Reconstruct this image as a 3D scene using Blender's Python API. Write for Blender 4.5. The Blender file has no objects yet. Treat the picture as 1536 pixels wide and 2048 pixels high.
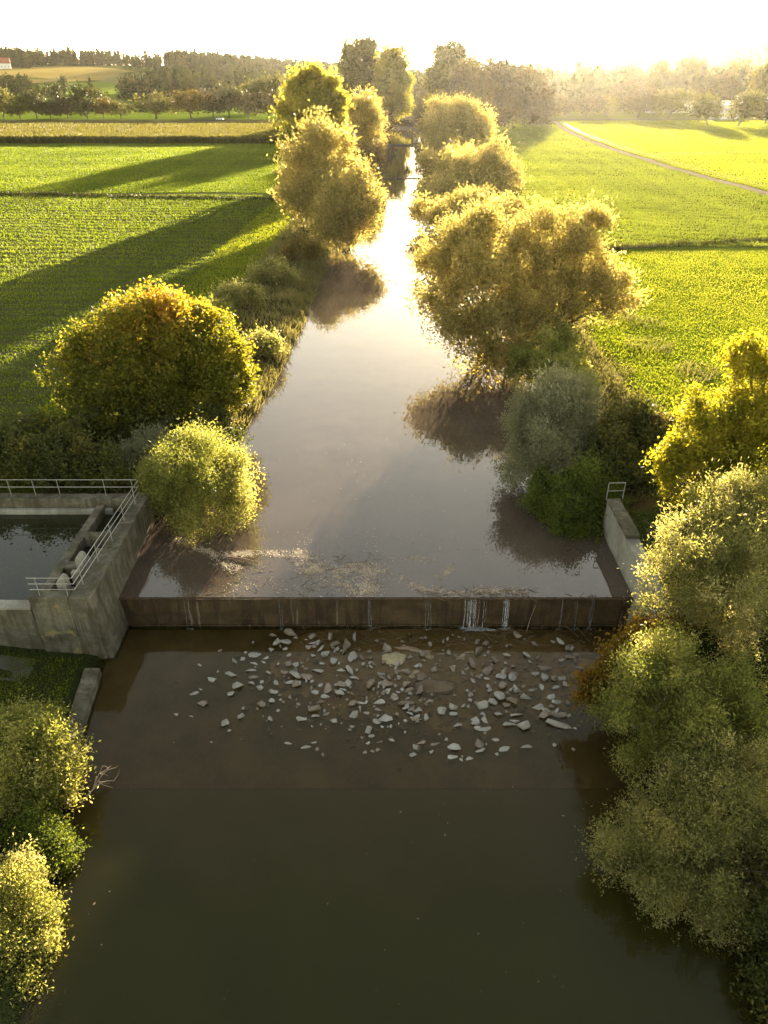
import bpy, bmesh, math, random
import numpy as np
from mathutils import Vector, noise as mnoise

# ------------------------------------------------------------------ camera, sky, sun, exposure
scene = bpy.context.scene
COL = scene.collection
PITCH = math.radians(31.6)
CAM_H = 24.0
cam_data = bpy.data.cameras.new("camera")
cam = bpy.data.objects.new("camera", cam_data)
COL.objects.link(cam)
cam.location = (0, 0, CAM_H)
cam.rotation_euler = (math.pi / 2 - PITCH, 0, 0)
cam_data.sensor_fit = 'VERTICAL'
cam_data.sensor_height = 36
cam_data.sensor_width = 27
cam_data.lens = 25.0
cam_data.clip_start = 0.3
cam_data.clip_end = 30000
scene.camera = cam

SUN_AZ = math.radians(13.0)      # to the right of +Y
SUN_EL = math.radians(7.8)
world = bpy.data.worlds.new("World")
scene.world = world
world.use_nodes = True
wn = world.node_tree
wn.nodes.clear()
sky = wn.nodes.new('ShaderNodeTexSky')
sky.sky_type = 'NISHITA'
sky.sun_disc = False
sky.sun_elevation = SUN_EL
sky.sun_rotation = SUN_AZ
sky.altitude = 400
sky.air_density = 1.0
sky.dust_density = 0.7
sky.ozone_density = 1.0
hsv = wn.nodes.new('ShaderNodeHueSaturation')
hsv.inputs['Saturation'].default_value = 0.6
bg = wn.nodes.new('ShaderNodeBackground')
bg.inputs['Strength'].default_value = 0.09
wo = wn.nodes.new('ShaderNodeOutputWorld')
warm = wn.nodes.new('ShaderNodeMix')
warm.data_type = 'RGBA'
warm.blend_type = 'MULTIPLY'
warm.inputs[0].default_value = 1
warm.inputs[7].default_value = (1.0, .89, .70, 1)      # warm white balance of the evening picture
wn.links.new(sky.outputs[0], hsv.inputs['Color'])
wn.links.new(hsv.outputs[0], warm.inputs[6])
wn.links.new(warm.outputs[2], bg.inputs[0])
wn.links.new(bg.outputs[0], wo.inputs[0])

sd = bpy.data.lights.new("sun", 'SUN')
sd.energy = 5.0
sd.angle = math.radians(0.6)
sd.color = (1.0, 0.83, 0.56)
sun = bpy.data.objects.new("sun", sd)
COL.objects.link(sun)
SDIR = Vector((math.sin(SUN_AZ) * math.cos(SUN_EL), math.cos(SUN_AZ) * math.cos(SUN_EL), math.sin(SUN_EL)))
sun.rotation_euler = SDIR.to_track_quat('Z', 'Y').to_euler()
sun.location = SDIR * 300

scene.view_settings.view_transform = 'Standard'
scene.view_settings.look = 'None'
scene.view_settings.gamma = 1
scene.view_settings.exposure = 3.0
scene.render.engine = 'CYCLES'
cy = scene.cycles
cy.max_bounces = 8
cy.diffuse_bounces = 5
cy.glossy_bounces = 3
cy.transmission_bounces = 4
cy.transparent_max_bounces = 8
cy.volume_bounces = 0
cy.caustics_reflective = False
cy.caustics_refractive = False
cy.sample_clamp_indirect = 6
cy.use_denoising = True

HAZE_DENSITY = 0.000018
HAZE_ANISO = 0.8

# ------------------------------------------------------------------ placing helpers
CP, SP = math.cos(PITCH), math.sin(PITCH)
FPX = 1422.0


def at(px, py, f):
    """point seen at (px,py) of the photograph at forward distance f, and its depth"""
    v = (1024 - py) / FPX
    k = f / (CP + SP * v)
    return Vector(((px - 768) / FPX * k, f, CAM_H + (-SP + CP * v) * k)), k


def on_z(px, py, z):
    v = (1024 - py) / FPX
    k = (z - CAM_H) / (-SP + CP * v)
    return Vector(((px - 768) / FPX * k, (CP + SP * v) * k, z))


def S(a, b, x):
    t = np.clip((np.asarray(x, float) - a) / (b - a), 0, 1)
    return t * t * (3 - 2 * t)


LBX_Y = [-80, 0, 10.8, 18, 22, 27, 27.6, 37.4, 38.5, 45, 58, 78, 112, 200, 305, 480, 560, 700]
LBX = [-10, -10.6, -11.2, -12.7, -13.8, -14.4, -14.4, -14.4, -13.8, -11.4, -9.9, -8.7, -8.2, -5, 0, 3, 5, 5]
RBX_Y = [-80, 0, 24, 37, 65, 110, 200, 305, 480, 560, 700]
RBX = [13.5, 13.5, 13.4, 13.4, 14.2, 14.8, 16.2, 19, 22, 24, 24]
xl = lambda y: np.interp(y, LBX_Y, LBX)
xr = lambda y: np.interp(y, RBX_Y, RBX)


def wave(x, y, s):
    return (np.sin(x * 1.3 * s + 1.1 * np.sin(y * .7 * s)) + np.sin(y * 1.7 * s + 1.3 * np.sin(x * .9 * s) + 2)) * .5


def ground_z(x, y):
    x = np.asarray(x, float); y = np.asarray(y, float)
    x, y = np.broadcast_arrays(x, y)
    L, R = xl(y), xr(y)
    dl, dr = L - x, x - R
    zl = np.interp(dl, [0, .5, 1.5, 3, 5, 9], [-.5, .15, .7, 1.2, 1.5, 1.5])
    zr = np.interp(dr, [0, .5, 1.5, 3, 5, 9], [-.5, .2, .9, 1.5, 1.8, 1.8])
    low_l = np.interp(dl, [0, .5, 1.0, 4, 8, 16], [-2.6, -1.8, -1.6, -1.35, -.6, 1.0])
    low_r = np.interp(dr, [0, .8, 3, 6, 10], [-2.6, -1.5, -.2, 1.4, 1.8])
    zl = np.where(y < 27.5, low_l, np.where(y < 37.6, -.8, zl))
    zr = np.where(y < 26, low_r, np.where(y < 37, np.where(dr > .6, 1.35, -.9), zr))
    bed = np.where(y > 30.6, -1.0, np.where(y > 19.8, -2.2, -3.4))
    z = np.where(dl > 0, zl, np.where(dr > 0, zr, bed))
    bump = wave(x, y, .12) * .12 * S(6, 20, np.maximum(dl, dr))
    z = z + bump
    # far hills
    ampl = np.interp(x, [-900, -350, -80, 100, 300], [37, 36, 18, 5, 2])
    hl = ampl * S(720, 1650, y)
    ampr = np.interp(x, [150, 400, 700, 1200, 2400], [2, 14, 46, 84, 90])
    hr = ampr * S(1250, 2500, y)
    roll = 4 * wave(x, y, .006) * S(700, 1100, y)
    return z + hl + hr + roll


def hit(px, py, fmin=8.0, fmax=4500.0):
    px = np.atleast_1d(np.asarray(px, float)); py = np.atleast_1d(np.asarray(py, float))
    v = (1024 - py) / FPX; u = (px - 768) / FPX
    Yd = CP + SP * v; Zd = -SP + CP * v
    f = np.geomspace(fmin, fmax, 900)[:, None]
    k = f / Yd[None]
    X = u[None] * k; Z = CAM_H + Zd[None] * k
    Y = np.broadcast_to(f, X.shape)
    below = Z < ground_z(X, Y)
    i = np.where(below.any(0), below.argmax(0), len(f) - 1)
    j = np.arange(len(px))
    out = np.stack([X[i, j], Y[i, j], ground_z(X[i, j], Y[i, j])], 1)
    return out


# ------------------------------------------------------------------ object helpers
def link(o, parent=None):
    COL.objects.link(o)
    if parent is not None:
        o.parent = parent
    return o


def tag(o, label=None, cat=None, group=None, kind=None):
    if label: o['label'] = label
    if cat: o['category'] = cat
    if group: o['group'] = group
    if kind: o['kind'] = kind
    return o


def empty(name, loc, rz=0.0):
    o = bpy.data.objects.new(name, None)
    o.empty_display_size = .2
    o.location = loc
    o.rotation_euler = (0, 0, rz)
    return link(o)


def np_mesh(name, V, F, mat=None, parent=None, v=None, col=None, smooth=False):
    V = np.asarray(V, np.float32); F = np.asarray(F, np.int32)
    me = bpy.data.meshes.new(name)
    nf, k = F.shape
    me.vertices.add(len(V)); me.vertices.foreach_set('co', V.ravel())
    me.loops.add(nf * k); me.loops.foreach_set('vertex_index', F.ravel())
    me.polygons.add(nf); me.polygons.foreach_set('loop_start', np.arange(0, nf * k, k, dtype=np.int32))
    me.polygons.foreach_set('use_smooth', np.full(nf, smooth))
    me.update(calc_edges=True)
    if v is not None:
        a = me.attributes.new('v', 'FLOAT', 'FACE')
        a.data.foreach_set('value', np.asarray(v, np.float32))
    if col is not None:
        a = me.attributes.new('col', 'FLOAT_COLOR', 'POINT')
        c = np.ones((len(V), 4), np.float32); c[:, :3] = col
        a.data.foreach_set('color', c.ravel())
    if mat: me.materials.append(mat)
    return link(bpy.data.objects.new(name, me), parent)


class MB:
    def __init__(self):
        self.v = []; self.f = []

    def add(self, V, F):
        n = len(self.v)
        self.v += [tuple(p) for p in V]
        self.f += [tuple(i + n for i in q) for q in F]

    def box(self, x0, x1, y0, y1, z0, z1):
        V = [(x, y, z) for z in (z0, z1) for y in (y0, y1) for x in (x0, x1)]
        self.add(V, [(0, 2, 3, 1), (4, 5, 7, 6), (0, 1, 5, 4), (2, 6, 7, 3), (0, 4, 6, 2), (1, 3, 7, 5)])
        return self

    def tube(self, pts, rad, n=6):
        pts = [Vector(p) for p in pts]
        if not hasattr(rad, '__len__'): rad = [rad] * len(pts)
        V = []; F = []
        ref = None
        for i, p in enumerate(pts):
            d = (pts[min(i + 1, len(pts) - 1)] - pts[max(i - 1, 0)])
            if d.length < 1e-6: d = Vector((0, 0, 1))
            d.normalize()
            if ref is None:
                ref = d.orthogonal().normalized()
            ref = (ref - d * ref.dot(d))
            if ref.length < 1e-5: ref = d.orthogonal()
            ref.normalize()
            b = d.cross(ref)
            for j in range(n):
                a = 2 * math.pi * j / n
                V.append(p + (ref * math.cos(a) + b * math.sin(a)) * rad[i])
        for i in range(len(pts) - 1):
            for j in range(n):
                F.append((i * n + j, i * n + (j + 1) % n, (i + 1) * n + (j + 1) % n, (i + 1) * n + j))
        F.append(tuple(reversed(range(n))))
        F.append(tuple(range((len(pts) - 1) * n, len(pts) * n)))
        self.add(V, F)
        return self

    def build(self, name, mat, parent=None, bevel=0, rough=0, cuts=0, smooth=False):
        me = bpy.data.meshes.new(name)
        me.from_pydata(self.v, [], self.f)
        if bevel or rough or cuts:
            bm = bmesh.new(); bm.from_mesh(me)
            bmesh.ops.recalc_face_normals(bm, faces=bm.faces)
            if bevel:
                bmesh.ops.bevel(bm, geom=bm.edges[:], offset=bevel, segments=2, affect='EDGES', profile=.5)
            if cuts:
                for _ in range(5):
                    e = [x for x in bm.edges if x.calc_length() > cuts]
                    if not e or len(bm.faces) > 30000: break
                    bmesh.ops.subdivide_edges(bm, edges=e, cuts=1, use_grid_fill=True)
                bmesh.ops.triangulate(bm, faces=[f for f in bm.faces if len(f.verts) > 4])
            if rough:
                for vv in bm.verts:
                    q = vv.co * 1.4
                    vv.co += Vector((mnoise.noise(q), mnoise.noise(q + Vector((9, 3, 1))), mnoise.noise(q + Vector((3, 7, 5))))) * rough
                    q = vv.co * 5
                    vv.co += Vector((mnoise.noise(q), mnoise.noise(q + Vector((9, 3, 1))), mnoise.noise(q + Vector((3, 7, 5))))) * rough * .4
            bm.to_mesh(me); bm.free()
        me.polygons.foreach_set('use_smooth', [smooth] * len(me.polygons))
        me.update()
        if mat: me.materials.append(mat)
        return link(bpy.data.objects.new(name, me), parent)


def copy_tree(o, parent=None):
    c = o.copy()
    link(c, parent)
    for ch in list(o.children):
        copy_tree(ch, c)
    return c


# ------------------------------------------------------------------ materials
class NT:
    def __init__(self, name):
        self.m = bpy.data.materials.new(name)
        self.m.use_nodes = True
        self.t = self.m.node_tree
        self.t.nodes.clear()
        self.out = self.t.nodes.new('ShaderNodeOutputMaterial')

    def n(self, typ, **kw):
        nd = self.t.nodes.new('ShaderNode' + typ)
        for k, val in kw.items():
            if k in nd.bl_rna.properties.keys() and k != 'inputs':
                setattr(nd, k, val)
            else:
                self.set(nd, k, val)
        return nd

    def set(self, nd, key, val):
        s = nd.inputs[key] if not isinstance(key, int) else nd.inputs[key]
        if isinstance(val, bpy.types.NodeSocket):
            self.t.links.new(val, s)
        else:
            s.default_value = val

    def noise(self, scale, detail=4, rough=.55, vec=None, dist=0):
        nd = self.n('TexNoise')
        nd.inputs['Scale'].default_value = scale
        nd.inputs['Detail'].default_value = detail
        nd.inputs['Roughness'].default_value = rough
        nd.inputs['Distortion'].default_value = dist
        nd.inputs['Vector'].default_value = (0, 0, 0)
        if vec is None:
            vec = self.pos()
        self.t.links.new(vec, nd.inputs['Vector'])
        return nd

    def pos(self):
        if not hasattr(self, '_g'):
            self._g = self.n('NewGeometry')
        return self._g.outputs['Position']

    def obj(self):
        if not hasattr(self, '_tc'):
            self._tc = self.n('TexCoord')
        return self._tc.outputs['Object']

    def scalevec(self, s, vec=None):
        nd = self.n('Mapping')
        nd.inputs['Scale'].default_value = s
        self.t.links.new(vec if vec is not None else self.pos(), nd.inputs['Vector'])
        return nd.outputs[0]

    def ramp(self, fac, stops):
        nd = self.n('ValToRGB')
        cr = nd.color_ramp
        while len(cr.elements) < len(stops):
            cr.elements.new(.5)
        for e, (p, c) in zip(cr.elements, stops):
            e.position = p
            e.color = (c[0], c[1], c[2], 1) if hasattr(c, '__len__') else (c, c, c, 1)
        self.t.links.new(fac, nd.inputs[0])
        return nd.outputs[0]

    def mix(self, fac, a, b, mode='MIX'):
        nd = self.t.nodes.new('ShaderNodeMix')
        nd.data_type = 'RGBA'
        nd.blend_type = mode
        for k, val in ((0, fac), (6, a), (7, b)):
            if isinstance(val, bpy.types.NodeSocket):
                self.t.links.new(val, nd.inputs[k])
            elif k == 0:
                nd.inputs[0].default_value = val
            else:
                nd.inputs[k].default_value = (val[0], val[1], val[2], 1)
        return nd.outputs[2]

    def math(self, op, a, b=0.0):
        nd = self.t.nodes.new('ShaderNodeMath')
        nd.operation = op
        for k, val in ((0, a), (1, b)):
            if isinstance(val, bpy.types.NodeSocket):
                self.t.links.new(val, nd.inputs[k])
            else:
                nd.inputs[k].default_value = val
        return nd.outputs[0]

    def bump(self, h, strength=.5, dist=.05):
        nd = self.n('Bump')
        nd.inputs['Strength'].default_value = strength
        nd.inputs['Distance'].default_value = dist
        self.t.links.new(h, nd.inputs['Height'])
        return nd.outputs[0]

    def done(self, shader):
        self.t.links.new(shader, self.out.inputs['Surface'])
        return self.m


def leaf_mat(name, stops, trans=.5, spec=.25, gain=1.5, rough=.55):
    n = NT(name)
    a = n.n('Attribute', attribute_name='v')
    c = n.ramp(a.outputs['Fac'], stops)
    p = n.n('BsdfPrincipled')
    n.set(p, 'Base Color', c); p.inputs['Roughness'].default_value = rough
    p.inputs['Specular IOR Level'].default_value = spec
    g = n.mix(1.0, c, (gain * 1.08, gain, gain * .7), 'MULTIPLY')
    t = n.n('BsdfTranslucent'); n.set(t, 'Color', g)
    mx = n.n('MixShader'); mx.inputs[0].default_value = trans
    n.t.links.new(p.outputs[0], mx.inputs[1]); n.t.links.new(t.outputs[0], mx.inputs[2])
    return n.done(mx.outputs[0])


def simple_mat(name, c, rough=.7, metal=0, var=.3, scale=3, spec=.4):
    n = NT(name)
    nz = n.noise(scale, 5)
    col = n.ramp(nz.outputs[0], [(.25, [x * (1 - var) for x in c]), (.75, [min(1, x * (1 + var)) for x in c])])
    p = n.n('BsdfPrincipled'); n.set(p, 'Base Color', col)
    p.inputs['Roughness'].default_value = rough; p.inputs['Metallic'].default_value = metal
    p.inputs['Specular IOR Level'].default_value = spec
    return n.done(p.outputs[0])


def matte_mat(name, c, var=.25, scale=2):
    n = NT(name)
    nz = n.noise(scale, 6, .65)
    d = n.n('BsdfDiffuse')
    n.set(d, 'Color', n.ramp(nz.outputs[0], [(.25, [x * (1 - var) for x in c]), (.75, [x * (1 + var) for x in c])]))
    return n.done(d.outputs[0])


def concrete_mat(name, base, dark, moss, streak=.6, moss_amt=.5, patch=None, pscale=(1, 1, .8), pcut=.56):
    n = NT(name)
    big = n.noise(.7, 6, .6, dist=.4)
    fine = n.noise(9, 6, .65)
    st = n.noise(1.0, 5, .6, vec=n.scalevec((3.0, 3.0, .35)), dist=.2)
    c = n.ramp(fine.outputs[0], [(.25, [x * .72 for x in base]), (.7, [x * 1.15 for x in base])])
    c = n.mix(n.math('MULTIPLY', n.ramp(big.outputs[0], [(.42, 0), (.6, 1)]), .75), c, dark)
    c = n.mix(n.math('MULTIPLY', n.ramp(st.outputs[0], [(.48, 0), (.62, 1)]), streak), c, [x * .8 for x in dark])
    ms = n.noise(1.6, 7, .65)
    c = n.mix(n.math('MULTIPLY', n.ramp(ms.outputs[0], [(.5, 0), (.62, 1)]), moss_amt), c, moss)
    if patch:
        pn = n.noise(.9, 6, .6, vec=n.scalevec(pscale), dist=.6)
        c = n.mix(n.math('MULTIPLY', n.ramp(pn.outputs[0], [(pcut, 0), (pcut + .05, 1)]), .85), c, patch)
    p = n.n('BsdfPrincipled'); n.set(p, 'Base Color', c)
    p.inputs['Roughness'].default_value = .85
    p.inputs['Specular IOR Level'].default_value = .25
    n.set(p, 'Normal', n.bump(fine.outputs[0], .6, .04))
    return n.done(p.outputs[0])


def ground_mat():
    n = NT("ground_cover")
    a = n.n('Attribute', attribute_name='col')
    n1 = n.noise(.35, 6, .65); n2 = n.noise(6, 4, .6); n3 = n.noise(.03, 4, .6)
    f = n.math('ADD', n.math('MULTIPLY', n1.outputs[0], .9), n.math('MULTIPLY', n2.outputs[0], .9))
    f = n.math('ADD', f, n.math('MULTIPLY', n3.outputs[0], .6))
    v = n.ramp(n.math('MULTIPLY', f, .5), [(.35, .55), (.85, 1.5)])
    c = n.mix(1, a.outputs['Color'], v, 'MULTIPLY')
    # standing stems and leaves: facets that lean every way
    rn = n.noise(18, 2, .5)
    vm = n.n('VectorMath'); vm.operation = 'SUBTRACT'
    n.t.links.new(rn.outputs['Color'], vm.inputs[0]); vm.inputs[1].default_value = (.5, .5, .5)
    vs = n.n('VectorMath'); vs.operation = 'MULTIPLY'
    n.t.links.new(vm.outputs[0], vs.inputs[0]); vs.inputs[1].default_value = (6, 6, .5)
    va = n.n('VectorMath'); va.operation = 'ADD'
    n.t.links.new(vs.outputs[0], va.inputs[0]); va.inputs[1].default_value = (0, 0, .75)
    vn = n.n('VectorMath'); vn.operation = 'NORMALIZE'
    n.t.links.new(va.outputs[0], vn.inputs[0])
    d = n.n('BsdfDiffuse'); n.set(d, 'Color', c); n.set(d, 'Normal', vn.outputs[0])
    return n.done(d.outputs[0])


def water_mat(name, tint, body, bodyfac, bumps, rough=.015, ior=1.36):
    """turbid water: sky mirror by Fresnel over a murky, partly clear body"""
    n = NT(name)
    h = None
    for sc, amt in bumps:
        w = n.noise(sc, 3, .5)
        x = n.math('MULTIPLY', w.outputs[0], amt)
        h = x if h is None else n.math('ADD', h, x)
    nrm = n.bump(h, 1.0, 1.0)
    fr = n.n('Fresnel'); fr.inputs['IOR'].default_value = ior
    n.set(fr, 'Normal', nrm)
    gl = n.n('BsdfGlossy'); gl.inputs['Roughness'].default_value = rough
    gl.inputs['Color'].default_value = (1, 1, 1, 1); n.set(gl, 'Normal', nrm)
    tr = n.n('BsdfTransparent'); tr.inputs['Color'].default_value = (*tint, 1)
    df = n.n('BsdfDiffuse')
    mk = n.noise(.25, 4, .6)
    n.set(df, 'Color', n.ramp(mk.outputs[0], [(.3, [x * .8 for x in body]), (.7, [x * 1.2 for x in body])]))
    m1 = n.n('MixShader'); m1.inputs[0].default_value = bodyfac
    n.t.links.new(tr.outputs[0], m1.inputs[1]); n.t.links.new(df.outputs[0], m1.inputs[2])
    m2 = n.n('MixShader'); n.set(m2, 0, fr.outputs[0])
    n.t.links.new(m1.outputs[0], m2.inputs[1]); n.t.links.new(gl.outputs[0], m2.inputs[2])
    return n.done(m2.outputs[0])


def bed_mat(name="river_bed_mud", k=1.0):
    n = NT(name)
    a = n.noise(.5, 6, .6); b = n.noise(5, 6, .65)
    c = n.ramp(a.outputs[0], [(.3, (.09 * k, .066 * k, .044 * k)), (.7, (.17 * k, .128 * k, .088 * k))])
    c = n.mix(n.math('MULTIPLY', n.ramp(b.outputs[0], [(.45, 0), (.7, 1)]), .5), c, (.15, .125, .085))
    d = n.n('BsdfDiffuse'); n.set(d, 'Color', c)
    return n.done(d.outputs[0])


M = {}
M['ground'] = ground_mat()
M['bark'] = simple_mat("tree_bark", (.09, .07, .05), .9, 0, .4, 4)
M['bark_dry'] = simple_mat("dry_bark", (.28, .22, .16), .9, 0, .3, 6)
M['willow'] = leaf_mat("willow_leaves", [(0, (.085, .10, .032)), (.45, (.21, .21, .07)), (.75, (.34, .31, .12)), (1, (.48, .43, .22))], .6, .45, 1.6)
M['willow_yellow'] = leaf_mat("yellow_green_willow_leaves", [(0, (.095, .115, .024)), (.45, (.18, .195, .045)), (.8, (.30, .285, .085)), (1, (.44, .40, .18))], .6, .4, 1.6)
M['willow_gold'] = leaf_mat("golden_willow_leaves", [(0, (.14, .13, .048)), (.45, (.245, .215, .075)), (.8, (.37, .305, .105)), (1, (.47, .38, .15))], .62, .35, 1.6)
M['willow_grey'] = leaf_mat("grey_willow_leaves", [(0, (.11, .115, .065)), (.5, (.19, .195, .12)), (1, (.30, .30, .20))], .55, .4, 1.5)
M['maple'] = leaf_mat("autumn_maple_leaves", [(0, (.068, .080, .011)), (.5, (.13, .135, .016)), (.8, (.22, .19, .022)), (.96, (.32, .23, .028)), (1, (.35, .20, .03))], .58, .25, 1.6)
M['maple_green'] = leaf_mat("yellow_green_maple_leaves", [(0, (.075, .09, .010)), (.45, (.15, .155, .016)), (.8, (.25, .22, .02)), (1, (.32, .23, .03))], .58, .25, 1.6)
M['ash'] = leaf_mat("yellow_green_ash_leaves", [(0, (.11, .125, .010)), (.5, (.21, .20, .014)), (1, (.32, .27, .025))], .64, .25, 1.7)
M['poplar'] = leaf_mat("poplar_leaves", [(0, (.11, .12, .020)), (.5, (.22, .215, .035)), (1, (.36, .31, .06))], .65, .35, 1.7)
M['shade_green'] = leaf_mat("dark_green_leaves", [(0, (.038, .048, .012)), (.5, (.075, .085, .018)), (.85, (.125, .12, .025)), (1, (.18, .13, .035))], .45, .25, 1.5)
M['fresh_green'] = leaf_mat("fresh_green_leaves", [(0, (.05, .075, .012)), (.5, (.095, .125, .018)), (1, (.17, .19, .03))], .52, .25, 1.5)
M['brown_tree'] = leaf_mat("brown_autumn_leaves", [(0, (.075, .062, .020)), (.5, (.13, .105, .03)), (1, (.21, .155, .04))], .5, .2, 1.5)
M['orange_tree'] = leaf_mat("orange_autumn_leaves", [(0, (.075, .065, .008)), (.5, (.15, .10, .010)), (1, (.24, .12, .012))], .5, .2, 1.5)
M['forest'] = leaf_mat("forest_needles_and_leaves", [(0, (.022, .032, .014)), (.5, (.04, .05, .018)), (.85, (.07, .075, .022)), (1, (.12, .10, .025))], .12, 0.0, 1.2, .95)
M['far_green'] = leaf_mat("far_dark_green_leaves", [(0, (.030, .036, .010)), (.5, (.055, .062, .016)), (1, (.10, .10, .024))], .3, .15, 1.3)  # far leaf colours darkened to imitate crowns seen against the light
M['far_brown'] = leaf_mat("far_brown_leaves", [(0, (.036, .032, .011)), (.5, (.062, .052, .017)), (1, (.10, .08, .024))], .25, .15, 1.3)
M['far_orange'] = leaf_mat("far_orange_leaves", [(0, (.055, .052, .009)), (.5, (.11, .085, .011)), (1, (.20, .12, .016))], .4, .15, 1.4)
M['far_olive'] = leaf_mat("far_olive_leaves", [(0, (.055, .06, .014)), (.5, (.095, .095, .022)), (1, (.16, .145, .035))], .4, .15, 1.4)
M['reed'] = leaf_mat("bank_reeds", [(0, (.09, .088, .036)), (.5, (.16, .148, .058)), (1, (.25, .215, .095))], .5, .2, 1.4)
M['meadow'] = leaf_mat("meadow_grass_blades", [(0, (.075, .10, .006)), (.5, (.14, .165, .013)), (.92, (.21, .22, .022)), (1, (.30, .27, .10))], .6, .2, 1.8)
M['crop'] = leaf_mat("young_crop_leaves", [(0, (.055, .08, .009)), (.5, (.095, .13, .012)), (1, (.15, .175, .02))], .58, .2, 1.7)
M['crop_pale'] = leaf_mat("pale_crop_leaves", [(0, (.06, .08, .012)), (.5, (.10, .13, .014)), (1, (.16, .175, .025))], .55, .25, 1.8)
M['maize'] = leaf_mat("ripe_maize_leaves", [(0, (.045, .055, .014)), (.5, (.085, .085, .02)), (1, (.17, .145, .045))], .45, .15, 1.4)
M['concrete'] = concrete_mat("weathered_concrete", (.165, .145, .108), (.060, .050, .033), (.055, .056, .018), .7, .55)
M['concrete_front'] = concrete_mat("stained_concrete", (.145, .13, .09), (.038, .034, .022), (.06, .062, .028), .35, .35, (.22, .17, .075))
M['concrete_pale'] = concrete_mat("pale_concrete", (.30, .285, .24), (.17, .155, .125), (.16, .16, .09), .4, .2)
M['weir'] = concrete_mat("wet_brown_concrete", (.075, .048, .024), (.030, .019, .010), (.05, .04, .013), .8, .5, (.15, .115, .08), (3.2, 3.2, .22), .62)
M['paving'] = concrete_mat("mossy_stone_paving", (.10, .092, .065), (.05, .048, .030), (.04, .06, .012), .2, 1.0)
M['steel'] = simple_mat("galvanised_steel", (.42, .40, .36), .5, .5, .15, 8)
M['rock'] = concrete_mat("pale_grey_rock", (.34, .32, .29), (.20, .18, .155), (.16, .15, .11), .15, .2)
M['rock_brown'] = concrete_mat("brown_grey_rock", (.24, .195, .155), (.13, .105, .08), (.11, .10, .06), .15, .25)
M['litter'] = leaf_mat("floating_leaf_flecks", [(0, (.20, .14, .09)), (.6, (.42, .33, .23)), (1, (.62, .55, .44))], .15, .2, 1.0)
M['twig'] = simple_mat("wet_twigs", (.13, .09, .055), .8, 0, .5, 3)
M['sand'] = simple_mat("yellow_sand_silt", (.30, .255, .15), .9, 0, .3, 5)
M['soil'] = simple_mat("dark_field_soil", (.024, .022, .011), .95, 0, .4, 2)
M['gravel'] = matte_mat("pale_gravel", (.24, .20, .15), .3, .8)
M['asphalt'] = matte_mat("grey_asphalt", (.09, .085, .08))
M['bed'] = bed_mat()
M['bar'] = bed_mat('shallow_mud_bar', 2.0)
M['water'] = water_mat("river_water_surface", (.62, .50, .32), (.115, .085, .066), .6, [(.55, .010), (3.0, .0012)], ior=1.58)  # body colour lightened and pinkened to imitate a lens-flare veil over the water
M['water_low'] = water_mat("shallow_water_surface", (.88, .78, .56), (.053, .048, .013), .22, [(.8, .010), (5.0, .0035)], ior=1.27)
M['pond'] = water_mat("pond_water_surface", (.5, .45, .3), (.025, .026, .012), .75, [(.4, .002)])


def foam_mat(name, amt):
    n = NT(name)
    d = n.n('BsdfDiffuse'); d.inputs['Color'].default_value = (.75, .78, .82, 1)
    t = n.n('BsdfTransparent')
    nz = n.noise(3, 4, .7, vec=n.scalevec((9, 9, 1.2)))
    mx = n.n('MixShader'); n.set(mx, 0, n.ramp(nz.outputs[0], [(.40, 0.0), (.7, amt)]))
    n.t.links.new(t.outputs[0], mx.inputs[1]); n.t.links.new(d.outputs[0], mx.inputs[2])
    return n.done(mx.outputs[0])


M['foam'] = foam_mat('white_falling_water', .75)
M['foam_faint'] = foam_mat('thin_falling_water', .2)
M['white_paint'] = simple_mat("white_render", (.72, .70, .66), .6, 0, .06, 1)
M['roof_red'] = simple_mat("red_roof_tiles", (.30, .10, .06), .8, 0, .2, 3)
M['roof_pale'] = simple_mat("pale_sheet_roof", (.78, .78, .76), .25, .5, .05, 1)
M['roof_grey'] = simple_mat("grey_roof_tiles", (.22, .20, .19), .6, 0, .15, 3)
M['glass'] = simple_mat("dark_window_glass", (.03, .035, .04), .08, 0, .1, 1, .8)
M['car_paint'] = simple_mat("white_car_paint", (.8, .8, .78), .2, 0, .03, 1, .6)
M['tyre'] = simple_mat("black_tyre", (.02, .02, .02), .8, 0, .2, 5)
M['wood'] = simple_mat("grey_post_wood", (.20, .16, .11), .9, 0, .3, 6)

# ------------------------------------------------------------------ ground sheet
rng = np.random.default_rng(7)


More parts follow.
